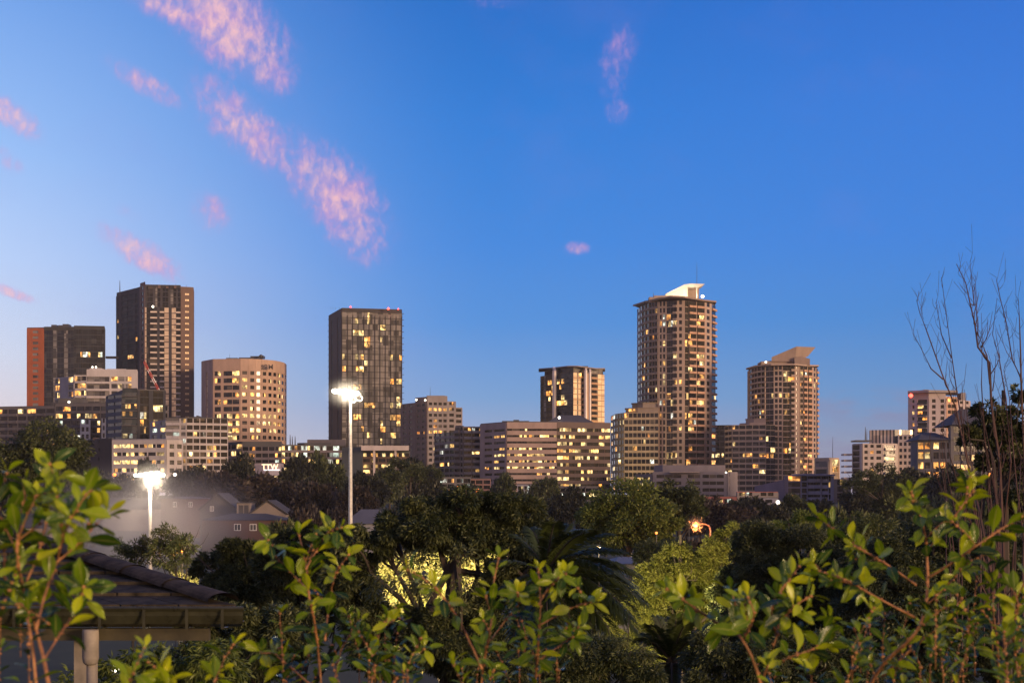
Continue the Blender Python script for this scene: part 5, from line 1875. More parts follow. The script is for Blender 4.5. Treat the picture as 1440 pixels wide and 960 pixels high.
def spot(parent, o, loc, to, e, c, ang=90, r=.3, blend=.6, name='lamp'):
    li = bpy.data.lights.new(name, 'SPOT')
    li.energy, li.color, li.shadow_soft_size = e, c, r
    li.spot_size, li.spot_blend = math.radians(ang), blend
    ob = bpy.data.objects.new(name, li)
    COL.objects.link(ob)
    ob.parent = parent
    ob.location = Vector(loc) - Vector(o)
    ob.rotation_euler = (Vector(to) - Vector(loc)).to_track_quat('-Z', 'Y').to_euler()
    return ob


def floodlight(label, px, y_top, D, heads, pole_r, arm):
    o = Vector((X(px, D), D, ground(D)))
    root = empty('floodlight_mast', o, label, 'floodlight')
    top = P3(px, y_top, D)
    mb = MB()
    mb.tube([o, o.lerp(top, .5), top], [pole_r * 1.35, pole_r * 1.1, pole_r * .75], GALV, 10)
    mb.build('pole', root, o)
    a, c = P3(arm[0], arm[1], D), P3(arm[2], arm[3], D)
    mb = MB()
    mb.tube([a, c], .07, GALV, 6)
    mb.build('cross_arm', root, o)
    for (hx, hy, s) in heads:
        h = P3(hx, hy, D - .3)
        m = MB()
        m.hexa([h + Vector(q) * s for q in ((-.34, .35, -.22), (.34, .35, -.22), (.2, .5, .0), (-.2, .5, .0), (-.34, 0, .26), (.34, 0, .26), (.2, .5, .3), (-.2, .5, .3))], METAL)
        m.tube([h + Vector((0, .4 * s, .1)), Vector((h.x, D, top.z if abs(hy - y_top) > 8 else h.z))], .04, METAL, 5)
        hd = m.build('lamp_head', root, o)
        m = MB()
        c_ = h + Vector((0, -.03, .02)) * s
        n_ = 16
        m.poly([c_ + Vector((.46 * math.cos(2 * math.pi * k / n_), 0, .34 * math.sin(2 * math.pi * k / n_))) * s for k in range(n_)], LENS)
        m.poly([c_ + Vector((.46 * math.cos(2 * math.pi * k / n_), .06, .34 * math.sin(2 * math.pi * k / n_))) * s for k in range(n_)][::-1], LENS)
        for k in range(n_):
            k2 = (k + 1) % n_
            f = lambda j, y: c_ + Vector((.46 * math.cos(2 * math.pi * j / n_), y, .34 * math.sin(2 * math.pi * j / n_))) * s
            m.poly([f(k, .06), f(k2, .06), f(k2, 0), f(k, 0)], LENS)
        ln = m.build('lens', None, (0, 0, 0))
        ln.parent = hd
        ln.location = -o
    return root, o, top


WARM = (1, .84, .6)
fr, fo, ft = floodlight('tall sports floodlight mast in front of the dark glass tower', 493, 549, 130, [(471, 550, .62), (478, 550.5, .7), (486, 551, .75), (494, 552, .7), (501, 553, .62)], .17, (468, 550, 508, 554))
for hx, hy in ((497, 562), (506, 560)):
    m = MB()
    c_ = P3(hx, hy, 129.8)
    m.tube([c_ + Vector((.24 * math.cos(t), 0, .24 * math.sin(t))) for t in np.linspace(-2.6, 1.4, 10)], .05, WHITEP, 5)
    m.build('lamp_bracket', fr, fo)
point(fr, fo, P3(490, 555, 128.4), 2200, WARM, .3)
fl, flo, flt = floodlight('shorter floodlight mast standing in the mist at the left', 211, 670, 150, [(191, 668, .5), (198, 668, .65), (206, 667.5, .75), (213, 667, .85), (221, 667, .95), (228, 668, .65)], .2, (188, 669, 231, 668))
point(fl, flo, P3(213, 674, 148), 1600, WARM, .4)
for tx, ty in ((150, 760), (190, 780), (235, 770), (280, 755)):
    spot(fl, flo, P3(214, 671, 149), P3(tx, ty, 153), 9000, (1, .82, .62), 50, .4, .9)

# orange street lamp
o = Vector((X(999, 120), 120, ground(120)))
sl_root = empty('street_lamp', o, 'curved arm street lamp glowing orange beside brown trees', 'street lamp')
STEEL = plain('lamp_steel', (.32, .2, .16), .5, .4)
m = MB()
m.tube([o, P3(999, 760, 120), P3(999, 746, 120)], [.12, .09, .07], STEEL, 8)
m.build('pole', sl_root, o)
m = MB()
m.tube([P3(999, 746, 120), P3(998.3, 741, 120), P3(996, 738, 120), P3(991, 736.4, 120), P3(982, 736.2, 120)], [.07, .065, .06, .055, .05], STEEL, 7)
m.build('arm', sl_root, o)
m = MB()
c_ = P3(978.5, 736, 120)
m.hexa([c_ + Vector(q) for q in ((-.34, -.16, .02), (.3, -.16, .02), (.3, .16, .02), (-.34, .16, .02), (-.24, -.1, .16), (.3, -.1, .16), (.3, .1, .16), (-.24, .1, .16))], METAL)
lh = m.build('lamp_head', sl_root, o)
m = MB()
sphere(m, c_ + Vector((-.02, 0, -.07)), .24, plain('sodium_lamp', (.9, .5, .2), .5, 0, (1, .2, .025), 2.6, 'NONE'), 12, 8)
ln = m.build('bulb', None)
ln.parent = lh
ln.location = -o
point(sl_root, o, c_ + Vector((-.1, -.6, -.5)), 700, (1, .3, .08), .3)

# lamps of the streets and gardens below: small posts with a glowing head
PL = plain('garden_lamp_glass', (.9, .7, .4), .5, 0, (1, .68, .32), 8, 'NONE')
PO = plain('orange_lamp_glass', (.9, .5, .2), .5, 0, (1, .24, .035), 2.6, 'NONE')


def post_lamp(label, px, py, D, mat, r, e=0, c=(1, .75, .4), name='lamp_post'):
    g = ground(D)
    o = Vector((X(px, D), D, g))
    root = empty(name, o, label, 'lamp', 'small lamps among the trees')
    h = P3(px, py, D)
    m = MB()
    m.tube([o, Vector((h.x, h.y, h.z - r))], [.06, .04], METAL, 6)
    m.build('post', root, o)
    m = MB()
    sphere(m, h, r, mat, 10, 7)
    m.build('globe', root, o)
    m = MB()
    m.tube([h + Vector((0, 0, r * .9)), h + Vector((0, 0, r * 1.25))], [r * .9, r * .3], METAL, 8)
    m.build('cap', root, o)
    if e:
        point(root, o, h + Vector((0, -r - .3, 0)), e, c, r)


post_lamp('warm white globe lamp beside the palm fronds, under the broad green tree', 842, 771, 90, PL, .2, 200)
post_lamp('faint orange lamp on the broad green tree, left of the street lamp', 923, 749, 110, PO, .1)
post_lamp('orange lamp between the two young gums and the dark dense tree', 256, 774, 61, PO, .07, 60, (1, .4, .1))
post_lamp('orange lamp low over the dark dense tree right of the roof', 304, 778, 50, PO, .07, 40, (1, .4, .1))
post_lamp('orange lamp by the top of the biggest eucalyptus, below the flats', 672, 690, 300, PO, .5)
post_lamp('dim orange ball lamp left of the one below the flats', 646, 686, 310, PO, .6)
post_lamp('orange lamp at the lit low office, left of the floodlight heads', 161, 667, 390, PO, .5)
post_lamp('white lamp right of the left floodlight heads', 246, 667, 400, WHITELAMP, .45)
post_lamp('orange lamp behind the lower bare branches', 1392, 668, 250, PO, .45)
post_lamp('white lamp in front of the blue grey flats, by the red fascia shops', 1094, 706, 340, WHITELAMP, .5)
post_lamp('red orange lamp by the dark round tree and the red fascia shops', 969, 708, 280, PO, .45)
post_lamp('assumed tall yellow lamp at the left foot of the tallest round tower', 853, 664, 772, PL, .6, 42000, (1, .72, .25))  # assumed source, added for the yellow uplight on the tower wing
post_lamp('white garden lamp under the roof gutter at lower left', 163, 940, 16, WHITELAMP, .05, 12, (1, .85, .5))


def assumed_spot(label, px, py, D, to, e, c=(1, .8, .42), ang=100):  # assumed fixture, inferred from the lit foliage it shines on
    h = P3(px, py, D)
    g = ground(D)
    o = Vector((h.x, h.y, g))
    root = empty('assumed_garden_spotlight', o, label, 'spotlight', 'assumed garden spotlights hidden among the trees')
    m = MB()
    m.tube([o - Vector((0, 0, .3)), h - Vector((0, 0, .14))], .03, METAL, 6)
    m.build('spike', root, o)
    d = (Vector(to) - h).normalized()
    m = MB()
    m.tube([h - d * .22, h - d * .1, h], [.06, .12, .13], METAL, 10)
    m.build('lamp_head', root, o)
    m = MB()
    m.tube([h + d * .003, h + d * .02], .11, PL, 10)
    m.build('lens', root, o)
    spot(root, o, h + d * .1, to, e, c, ang, .15)


assumed_spot('assumed spotlight aimed up at the pale tree, behind the biggest eucalyptus', 566, 872, 46, P3(570, 805, 52), 9000)
assumed_spot('second assumed spotlight aimed at the pale tree, nearer the palm', 640, 880, 46, P3(655, 805, 52), 9000)
assumed_spot('assumed spotlight below the small yellow shrub by the roof ridge', 252, 838, 62.5, P3(254, 814, 66), 2600)
assumed_spot('assumed spotlight in front of the softly lit yellow green tree', 905, 905, 48, P3(950, 800, 58), 7500, (1, .8, .35))

# ------------------------------------------------------------------ roof of the neighbouring pavilion, lower left
ptile = plain('roof_tile', (.046, .037, .026), .95, var=.75, scale=7)
pcap = plain('ridge_tile', (.058, .044, .032), .95, var=.7, scale=7)
for _m in (ptile, pcap):
    _m.node_tree.nodes['Principled BSDF'].inputs['Specular IOR Level'].default_value = .15
gut = plain('green_gutter', (.036, .036, .022), .3, var=.4, scale=5)
fas = plain('timber_fascia', (.05, .043, .024), .55, var=.45, scale=4)
pst = plain('pale_render_post', (.24, .21, .18), .7, var=.35, scale=6)
o = Vector((X(150, 10.5), 10.5, ground(10)))
pv_ = empty('garden_pavilion', o, 'low hip roofed garden pavilion with brown tiles and a dark green gutter', 'pavilion')
ze = Z(856.5, 10)
xr, yr = X(333, 10), 10.0
pit = .165
hipd = Vector((-1.0, 1.05, 0))      # direction of the hip in plan
m = MB()
apex = Vector((xr - 3.2, yr + 3.36, ze + 3.2 * pit))
left = Vector((xr - 9, yr, ze))
lefta = Vector((xr - 9, yr + 3.36, ze + 3.2 * pit))
rb = Vector((xr - 2.9, yr + 5.0, ze))
# courses of flat tiles, each lapping the one below
nc = 9
for k in range(nc):
    a, c = k / nc, (k + 1) / nc
    for s in range(22):
        u0, u1 = s / 22, (s + 1) / 22
        e0 = [left.lerp(lefta, a), Vector((xr, yr, ze)).lerp(apex, a)]
        e1 = [left.lerp(lefta, c), Vector((xr, yr, ze)).lerp(apex, c)]
        off = (k % 2) * .5 / 22
        p0, p1 = e0[0].lerp(e0[1], min(1, u0 + off)), e0[0].lerp(e0[1], min(1, u1 + off))
        q0, q1 = e1[0].lerp(e1[1], min(1, u0 + off)), e1[0].lerp(e1[1], min(1, u1 + off))
        if (p1 - p0).length < .02:
            continue
        g_ = (p1 - p0).normalized() * .006
        lift = .035
        up0, up1 = Vector((0, 0, lift)), Vector((0, 0, .012))
        m.hexa([p0 + g_ - Vector((0, 0, .02)), p1 - g_ - Vector((0, 0, .02)), q1 - g_ - Vector((0, 0, .02)), q0 + g_ - Vector((0, 0, .02)), p0 + g_ + up0, p1 - g_ + up0, q1 - g_ + up1, q0 + g_ + up1], ptile)
m.poly([Vector((xr, yr, ze + .01)), rb + Vector((0, 0, .01)), apex + Vector((0, 0, .01))], ptile)
m.poly([left + Vector((0, 0, -.03)), lefta + Vector((0, 0, -.03)), apex + Vector((0, 0, -.03)), Vector((xr, yr, ze - .03))], ptile)
m.build('roof', pv_, o)
# hip capping: overlapping half-round tiles
m = MB()
h0 = Vector((xr - .12, yr + .12, ze + .05))
h1 = apex + Vector((0, 0, .07))
ncap = 7
for k in range(ncap):
    a, c = h0.lerp(h1, k / ncap), h0.lerp(h1, (k + 1.04) / ncap)
    d = (c - a).normalized()
    sd = d.cross(Vector((0, 0, 1))).normalized()
    n_ = 8
    ra, rc = .13, .115
    A_ = [a + sd * ra * math.cos(math.pi * t / n_) + Vector((0, 0, .06 * math.sin(math.pi * t / n_))) for t in range(n_ + 1)]
    C_ = [c + sd * rc * math.cos(math.pi * t / n_) + Vector((0, 0, .052 * math.sin(math.pi * t / n_))) for t in range(n_ + 1)]
    for t in range(n_):
        m.poly([A_[t], A_[t + 1], C_[t + 1], C_[t]], pcap)
m.build('ridge_capping', pv_, o)
# gutter with a rolled lip
m = MB()
x0, x1 = xr - 9, xr + .02
prof = [(-.03, .0), (-.03, -.1), (-.06, -.115), (-.13, -.09), (-.16, -.03), (-.165, .02), (-.18, .03), (-.18, .012), (-.172, .0)]
for (a, za), (c, zc_) in zip(prof, prof[1:]):
    m.poly([(x0, yr + a, ze + za), (x1 + (-a) * .35, yr + a, ze + za), (x1 + (-c) * .35, yr + c, ze + zc_), (x0, yr + c, ze + zc_)], gut)
m.poly([(x1 + (-a) * .35, yr + a, ze + z_a) for a, z_a in prof], gut)
m.tube([(x0, yr - .175, ze + .022), (x1 + .06, yr - .175, ze + .022)], .014, gut, 6)
m.build('gutter', pv_, o)
for bxp in (20, 78, 140, 202, 262, 312):
    m = MB()
    m.box(X(bxp, 9.85), X(bxp + 4, 9.85), yr - .185, yr - .02, ze - .122, ze - .118, gut)
    m.box(X(bxp, 9.85), X(bxp + 4, 9.85), yr - .186, yr - .182, ze - .117, ze + .02, gut)
    m.build('gutter_bracket', pv_, o)
m = MB()
m.box(x0, X(294, 10), yr - .005, yr + .05, Z(900, 10), Z(883, 10), fas)
m.box(x0, X(294, 10), yr - .012, yr - .006, Z(887, 10), Z(884, 10), fas)
m.build('beam', pv_, o)
m = MB()
m.box(x0, X(325, 10), yr + .06, yr + .5, Z(882, 10), Z(880.5, 10), fas)
m.build('soffit', pv_, o)
m = MB()
m.box(X(104, 10.2), X(130, 10.2), 10.2, 10.33, ground(10) - .3, Z(900, 10.2), pst)
m.build('post', pv_, o)
m = MB()
cx_ = X(132, 9.98)
m.tube([(cx_, 9.9, Z(884, 9.9)), (cx_, 9.9, Z(888, 9.9)), (cx_, 9.9, Z(924, 9.9)), (cx_, 9.9, Z(931, 9.9)), (cx_, 9.9, Z(934, 9.9))], [.055, .057, .057, .05, .036], pst, 14)
m.tube([(cx_, 9.92, Z(934.1, 9.9)), (cx_, 9.92, ground(10))], .034, pst, 12)
m.build('downpipe', pv_, o, smooth=True)

# ------------------------------------------------------------------ bare tree, right
TW = plain('reddish_twig_bark', (.085, .045, .04), .8)
Dt = 15.0
o = Vector((X(1412, Dt), Dt, ground(Dt) - .2))
bt = empty('bare_tree', o, 'leafless many stemmed tree with thin upright twigs at the right edge', 'tree')
mb = MB()
rb_ = random.Random(5)
stems = [
    ([(1412, 1000), (1416, 850), (1412, 740), (1405, 650), (1398, 570), (1392, 510), (1379, 488), (1369, 454), (1364, 427), (1356, 398), (1345, 371)], 5.5, 0.),
    ([(1364, 427), (1371, 430), (1369, 409), (1364, 367)], 2.2, .05),
    ([(1392, 540), (1386, 500), (1377, 470), (1372, 430), (1371, 400)], 2.4, -.2),
    ([(1408, 900), (1395, 800), (1379, 720), (1364, 660), (1345, 572), (1326, 533), (1304, 465), (1296, 440), (1289, 422)], 4., -.3),
    ([(1326, 533), (1307, 518), (1294, 490), (1283, 467)], 2.2, -.35),
    ([(1404, 900), (1390, 830), (1372, 720), (1360, 645), (1347, 585), (1343, 540), (1338, 503), (1328, 435), (1324, 390)], 3.6, .4),
    ([(1338, 503), (1325, 470), (1317, 448), (1316, 426)], 2., .42),
    ([(1440, 960), (1441, 800), (1440, 700), (1439, 620), (1435, 533), (1424, 506), (1413, 454), (1406, 420), (1401, 392)], 4., .3),
    ([(1437, 580), (1436, 500), (1433, 450), (1432, 420)], 3.2, .1),
    ([(1416, 860), (1400, 700), (1385, 620), (1380, 540), (1382, 480), (1380, 440)], 3., .6),
    ([(1412, 740), (1420, 650), (1414, 560), (1404, 500), (1398, 470), (1402, 420)], 2.8, -.5),
    ([(1440, 760), (1430, 690), (1424, 620), (1418, 560), (1412, 520), (1419, 500)], 2.4, -.2),
    ([(1410, 880), (1385, 790), (1352, 700), (1335, 640), (1325, 600), (1330, 560)], 2.6, .7),
    ([(1420, 880), (1424, 780), (1432, 700), (1436, 640)], 3., -.6),
    ([(1400, 860), (1370, 800), (1345, 740), (1330, 700), (1312, 660), (1306, 620)], 2.2, -.8),
]


def stem3(p, w, off):
    k = len(p)
    q = [P3(x, y, Dt + off * (1 + .8 * math.sin(i * 1.3))) for i, (x, y) in enumerate(p)]
    rr = [w / 2 / FPX * Dt * (1 - .82 * i / (k - 1)) for i in range(k)]
    mb.tube([a + Vector((rb_.gauss(0, .012), 0, 0)) if 0 < i_ < k - 1 else a for i_, a in enumerate(q)], rr, TW, 5)
    return q, rr


for p, w, off in stems:
    q, rr = stem3(p, w, off)
    for i in range(2, len(q)):
        if p[i][1] > 760:
            continue
        for _ in range(3 if w > 3 else 2):
            s = q[i - 1].lerp(q[i], rb_.random())
            hgt = rb_.uniform(.12, .42) * (.5 if i > len(q) - 3 else 1)
            dx = rb_.uniform(-.3, .3) * hgt
            c1 = s + Vector((dx * .8, rb_.uniform(-.1, .1), hgt * .45))
            e = s + Vector((dx * 1.15, rb_.uniform(-.2, .2), hgt))
            r0 = max(.0028, rr[i] * .55)
            mb.tube([s, s.lerp(c1, .5) + Vector((dx * .15, 0, 0)), c1, e], [r0, r0 * .8, r0 * .6, .0016], TW, 4)
            if rb_.random() < .6:
                e2 = c1 + Vector((rb_.uniform(-.12, .12), rb_.uniform(-.1, .1), rb_.uniform(.1, .3)))
                mb.tube([c1, e2], [r0 * .5, .0015], TW, 4)
for _ in range(20):
    x, y0 = rb_.uniform(1320, 1445), rb_.uniform(700, 860)
    off = rb_.uniform(-1.2, 1.2)
    x1, y1 = x + rb_.uniform(-28, 16), y0 - rb_.uniform(80, 220)
    mb.tube([P3(x, y0 + 80, Dt + off), P3(x, y0, Dt + off), P3((x + x1) / 2 + rb_.uniform(-6, 6), (y0 + y1) / 2, Dt + off * 1.1), P3(x1, y1, Dt + off * 1.2)], [.008, .007, .005, .002], TW, 4)
mb.build('branches', bt, o)

# ------------------------------------------------------------------ leafy shrubs right in front of the camera
STEM = plain('orange_brown_stem', (.26, .115, .045), .6, var=.6, scale=60)


def fore_leaf_mat():
    m, t, bs = new_mat('glossy_leaf')
    at = t.nodes.new('ShaderNodeAttribute')
    at.attribute_name = 'tone'
    uv = t.nodes.new('ShaderNodeUVMap')
    sp = t.nodes.new('ShaderNodeSeparateXYZ')
    lk(t, uv.outputs[0], sp.inputs[0])
    rp = t.nodes.new('ShaderNodeValToRGB')
    e = rp.color_ramp.elements
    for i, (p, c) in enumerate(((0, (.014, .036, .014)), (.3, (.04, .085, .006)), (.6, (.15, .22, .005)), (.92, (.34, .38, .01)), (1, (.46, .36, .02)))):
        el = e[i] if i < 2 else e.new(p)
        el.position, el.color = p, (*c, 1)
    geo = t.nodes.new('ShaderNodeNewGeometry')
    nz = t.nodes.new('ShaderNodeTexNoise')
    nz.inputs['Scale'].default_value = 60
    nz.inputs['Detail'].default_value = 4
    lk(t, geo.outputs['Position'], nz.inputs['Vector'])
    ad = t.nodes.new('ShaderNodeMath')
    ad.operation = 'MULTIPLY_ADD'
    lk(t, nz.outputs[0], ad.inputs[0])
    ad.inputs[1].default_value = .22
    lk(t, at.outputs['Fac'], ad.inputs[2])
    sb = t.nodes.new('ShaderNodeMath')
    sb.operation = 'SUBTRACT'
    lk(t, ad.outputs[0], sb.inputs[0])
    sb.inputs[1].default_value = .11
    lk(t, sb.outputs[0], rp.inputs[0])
    # pale midrib and faint side veins
    mid = t.nodes.new('ShaderNodeMath')
    mid.operation = 'COMPARE'
    lk(t, sp.outputs[0], mid.inputs[0])
    mid.inputs[1].default_value = .5
    mid.inputs[2].default_value = .035
    mx = t.nodes.new('ShaderNodeMix')
    mx.data_type = 'RGBA'
    fm = t.nodes.new('ShaderNodeMath')
    fm.operation = 'MULTIPLY'
    lk(t, mid.outputs[0], fm.inputs[0])
    fm.inputs[1].default_value = .55
    lk(t, fm.outputs[0], mx.inputs[0])
    lk(t, rp.outputs[0], mx.inputs[6])
    mx.inputs[7].default_value = (.34, .33, .08, 1)
    lk(t, mx.outputs[2], bs.inputs['Base Color'])
    bs.inputs['Roughness'].default_value = .22
    bs.inputs['Specular IOR Level'].default_value = .4
    wv = t.nodes.new('ShaderNodeTexWave')
    wv.inputs['Scale'].default_value = 3
    wv.inputs['Distortion'].default_value = 1.2
    mp = t.nodes.new('ShaderNodeMapping')
    mp.inputs['Rotation'].default_value = (0, 0, .9)
    lk(t, uv.outputs[0], mp.inputs[0])
    lk(t, mp.outputs[0], wv.inputs['Vector'])
    bp = t.nodes.new('ShaderNodeBump')
    bp.inputs['Strength'].default_value = .25
    bp.inputs['Distance'].default_value = .002
    lk(t, wv.outputs[0], bp.inputs['Height'])
    lk(t, bp.outputs[0], bs.inputs['Normal'])
    tr = t.nodes.new('ShaderNodeBsdfTranslucent')
    lk(t, mx.outputs[2], tr.inputs['Color'])
    ms = t.nodes.new('ShaderNodeMixShader')
    ms.inputs[0].default_value = .32
    lk(t, bs.outputs[0], ms.inputs[1])
    lk(t, tr.outputs[0], ms.inputs[2])
    lk(t, ms.outputs[0], t.nodes['Material Output'].inputs[0])
    return m


LEAF = fore_leaf_mat()


class Leaves:
    def __init__(s):
        s.v, s.f, s.uv, s.tone = [], [], [], []

    def add(s, p, d, up, L, Wd, tone, droop, fold, rnd):
        """one obovate leaf with a folded midrib and a curl"""
        d = d.normalized()
        sd = d.cross(up)
        if sd.length < 1e-3:
            sd = d.cross(Vector((1, .3, 0)))
        sd.normalize()
        nn = sd.cross(d).normalized()
        prof = [.05, .34, .72, .98, 1.0, .72, .06]
        n = len(prof) - 1
        i = len(s.v)
        tw = rnd.uniform(-.35, .35)
        for k in range(n + 1):
            t = k / n
            ax = p + d * (L * t) - nn * (droop * L * t * t)
            w = prof[k] * Wd / 2
            sk = sd * math.cos(tw * t) + nn * math.sin(tw * t)
            wave = math.sin(t * 9 + tw * 20) * .04 * Wd
            for u, q in ((-1, 0), (-.5, .25), (0, .5), (.5, .75), (1, 1)):
                s.v.append(tuple(ax + sk * (w * u) + nn * (fold * w * abs(u) + (wave * u * u))))
                s.uv.append((q, t))
        for k in range(n):
            for c in range(4):
                a = i + k * 5 + c
                s.f.append((a, a + 1, a + 6, a + 5))
                s.tone.append(tone)

    def build(s, root, o):
        me = bpy.data.meshes.new('foliage')
        ox = Vector(o)
        me.from_pydata([tuple(Vector(v) - ox) for v in s.v], [], s.f)
        me.materials.append(LEAF)
        uvl = me.uv_layers.new(name='UVMap')
        idx = np.empty(len(me.loops), dtype=np.int32)
        me.loops.foreach_get('vertex_index', idx)
        uvl.data.foreach_set('uv', np.array(s.uv, dtype=np.float32)[idx].ravel())
        at = me.attributes.new('tone', 'FLOAT', 'FACE')
        at.data.foreach_set('value', np.array(s.tone, dtype=np.float32))
        me.polygons.foreach_set('use_smooth', [True] * len(s.f))
        me.update()
        ob = bpy.data.objects.new('foliage', me)
        COL.objects.link(ob)
        ob.parent = root
        return ob


def shrub(label, D, stems, leaf_px, seed, base, twigs=1., low=(), tone0=.55, name='shrub'):
    """stems: ([(px, py), ...], width px, depth offset, leaf tone) at about D metres"""
    rnd = random.Random(seed)
    o = Vector((X(base, D), D, ground(D)))
    root = empty(name, o, label, 'shrub')
    mb, lv = MB(), Leaves()
    starts = []
    s1 = D / FPX

    def leaf_at(p, ax, ang, Lpx, tone, spread=1.):
        # leaves leave the stem in a spiral, slanting up along it
        u = ax.cross(Vector((0, 1, .2))).normalized()
        w = ax.cross(u).normalized()
        out = u * math.cos(ang) + w * math.sin(ang)
        d = (out * spread + ax * rnd.uniform(.35, .8) + Vector((0, 0, rnd.uniform(-.15, .2)))).normalized()
        up = (ax + Vector((rnd.uniform(-.4, .4), rnd.uniform(-.5, .1), .4))).normalized()
        L = Lpx * s1 * rnd.uniform(.75, 1.2)
        pet = p + d * L * .1
        mb.tube([p, pet], [.0012 * D, .0008 * D], STEM, 4)
        lv.add(pet, d, up, L, L * rnd.uniform(.36, .5), min(.9, max(0, rnd.gauss(tone - .03, .24))), rnd.uniform(-.1, .5), rnd.uniform(.1, .5), rnd)

    def run(pts_, w, tone, leafy=True, start=.0, step=None, Lpx=None):
        Lpx = Lpx or leaf_px
        step = step or Lpx * .42
        k = len(pts_)
        mb.tube(pts_, [w * .3 * s1 * (1 - .6 * i / (k - 1)) for i in range(k)], STEM, 7)
        tot = sum((b - a).length for a, b in zip(pts_, pts_[1:]))
        pos, ang = start * tot, rnd.uniform(0, 6.28)
        while leafy and pos < tot:
            q = pos
            for a, b in zip(pts_, pts_[1:]):
                l = (b - a).length
                if q <= l:
                    break
                q -= l
            p, ax = a.lerp(b, q / l), (b - a).normalized()
            t = pos / tot
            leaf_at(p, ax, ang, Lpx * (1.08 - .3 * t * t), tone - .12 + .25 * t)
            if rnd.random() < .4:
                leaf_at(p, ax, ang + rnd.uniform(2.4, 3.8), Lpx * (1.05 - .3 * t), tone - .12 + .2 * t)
            ang += 2.4
            pos += step * s1 * rnd.uniform(.7, 1.3)
        if leafy:
            ax = (pts_[-1] - pts_[-2]).normalized()
            for j in range(4):
                leaf_at(pts_[-1], ax, ang + j * 1.57, Lpx * rnd.uniform(.5, .85), tone + .18, .55)

    for st in stems:
        p, w, off, tone = st[:4]
        start = st[4] if len(st) > 4 else .12
        q = [P3(x, y, D + off + .05 * math.sin(i * 1.7 + seed)) for i, (x, y) in enumerate(p)]
        # smooth the polyline
        sm = [q[0]]
        for i in range(len(q) - 1):
            a0, a1, a2, a3 = q[max(i - 1, 0)], q[i], q[i + 1], q[min(i + 2, len(q) - 1)]
            for t in (.25, .5, .75, 1):
                sm.append(.5 * ((2 * a1) + (a2 - a0) * t + (2 * a0 - 5 * a1 + 4 * a2 - a3) * t * t + (3 * a1 - a0 - 3 * a2 + a3) * t ** 3))
        if p[0][1] > 1030:
            starts.append((sm[0], w * .3 * s1))
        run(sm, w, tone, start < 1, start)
        n = int(twigs * len(sm) * .28)
        for _ in range(n):
            i = rnd.randrange(max(1, int(len(sm) * max(start, .15))), len(sm)) if start < 1 else rnd.randrange(len(sm) // 2, len(sm))
            ax = (sm[i] - sm[i - 1]).normalized()
            d = (ax * .7 + Vector((rnd.uniform(-1, 1), rnd.uniform(-1, .6), rnd.uniform(-.1, .8)))).normalized()
            l = leaf_px * s1 * rnd.uniform(.8, 1.9)
            e = sm[i] + d * l
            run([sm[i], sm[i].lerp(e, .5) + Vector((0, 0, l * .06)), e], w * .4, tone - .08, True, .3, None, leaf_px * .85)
    for (x0, x1, y0, y1, n) in low:          # short leafy shoots filling the lower bush
        for _ in range(int(n * .6)):
            x, y = rnd.uniform(x0, x1), rnd.uniform(y0, y1)
            dd = D + rnd.uniform(-.25, .45)
            a = P3(x, y, dd)
            l = leaf_px * s1 * rnd.uniform(1., 2.2)
            e = a + Vector((rnd.uniform(-.6, .6), rnd.uniform(-.4, .4), 1)).normalized() * l
            run([a - Vector((0, 0, l * .7)), a, e], 2.2, tone0 - .2 + .14 * rnd.random(), True, .2, None, leaf_px * .8)
    fork = P3(base, 1250, D)
    mb.tube([o - Vector((0, 0, .2)), o.lerp(fork, .5), fork], [.012, .01, .008], STEM, 7)
    for q in starts:
        mb.tube([fork, fork.lerp(q[0], .5) + Vector((0, 0, -.02)), q[0]], [.006, .005, q[1]], STEM, 6)
    mb.build('branches', root, o, smooth=True)
    lv.build(root, o)
    return root


shrub('nearest leafy shrub at the left edge, in front of the pavilion roof', 1.55,
      [([(80, 1080), (68, 960), (51, 885), (33, 827), (24, 775), (32, 715), (35, 682)], 11, 0, .5, .45), ([(60, 1080), (43, 888), (20, 834), (0, 803), (-25, 770)], 9, .06, .42, .5),
       ([(51, 885), (62, 840), (80, 790), (92, 745), (118, 700), (132, 684)], 6, -.05, .55, .25), ([(33, 827), (55, 775), (68, 720), (74, 672)], 6, .05, .6, .3),
       ([(80, 790), (112, 762), (150, 722)], 4, 0, .5, .3), ([(60, 930), (85, 890), (112, 850), (118, 825)], 5, -.04, .42, .2), ([(24, 775), (5, 735), (-8, 700)], 5, .03, .5, .2)],
      42, 61, 60, .5, [(-20, 60, 850, 1000, 8)], .5)
shrub('bloom topped leafy shrub left of the biggest eucalyptus', 2.3,
      [([(458, 1060), (450, 943), (443, 880), (435, 840), (430, 790), (420, 750)], 7, 0, .55, .35), ([(457, 900), (463, 845), (472, 807), (490, 780)], 5, .05, .55, .25),
       ([(440, 965), (390, 923), (368, 917)], 5, -.06, .5, .4), ([(470, 960), (480, 913), (505, 872)], 5, .08, .5, .2), ([(520, 980), (533, 893), (553, 872)], 5, .04, .55, .2), ([(540, 990), (560, 950), (596, 912)], 5, -.05, .5, .3),
       ([(434, 830), (405, 800), (380, 775)], 4, .03, .5, .3), ([(430, 800), (450, 765), (462, 748)], 4, -.03, .62, .3)],
      32, 75, 460, .5, [(380, 590, 930, 1010, 22), (440, 560, 890, 950, 8)])
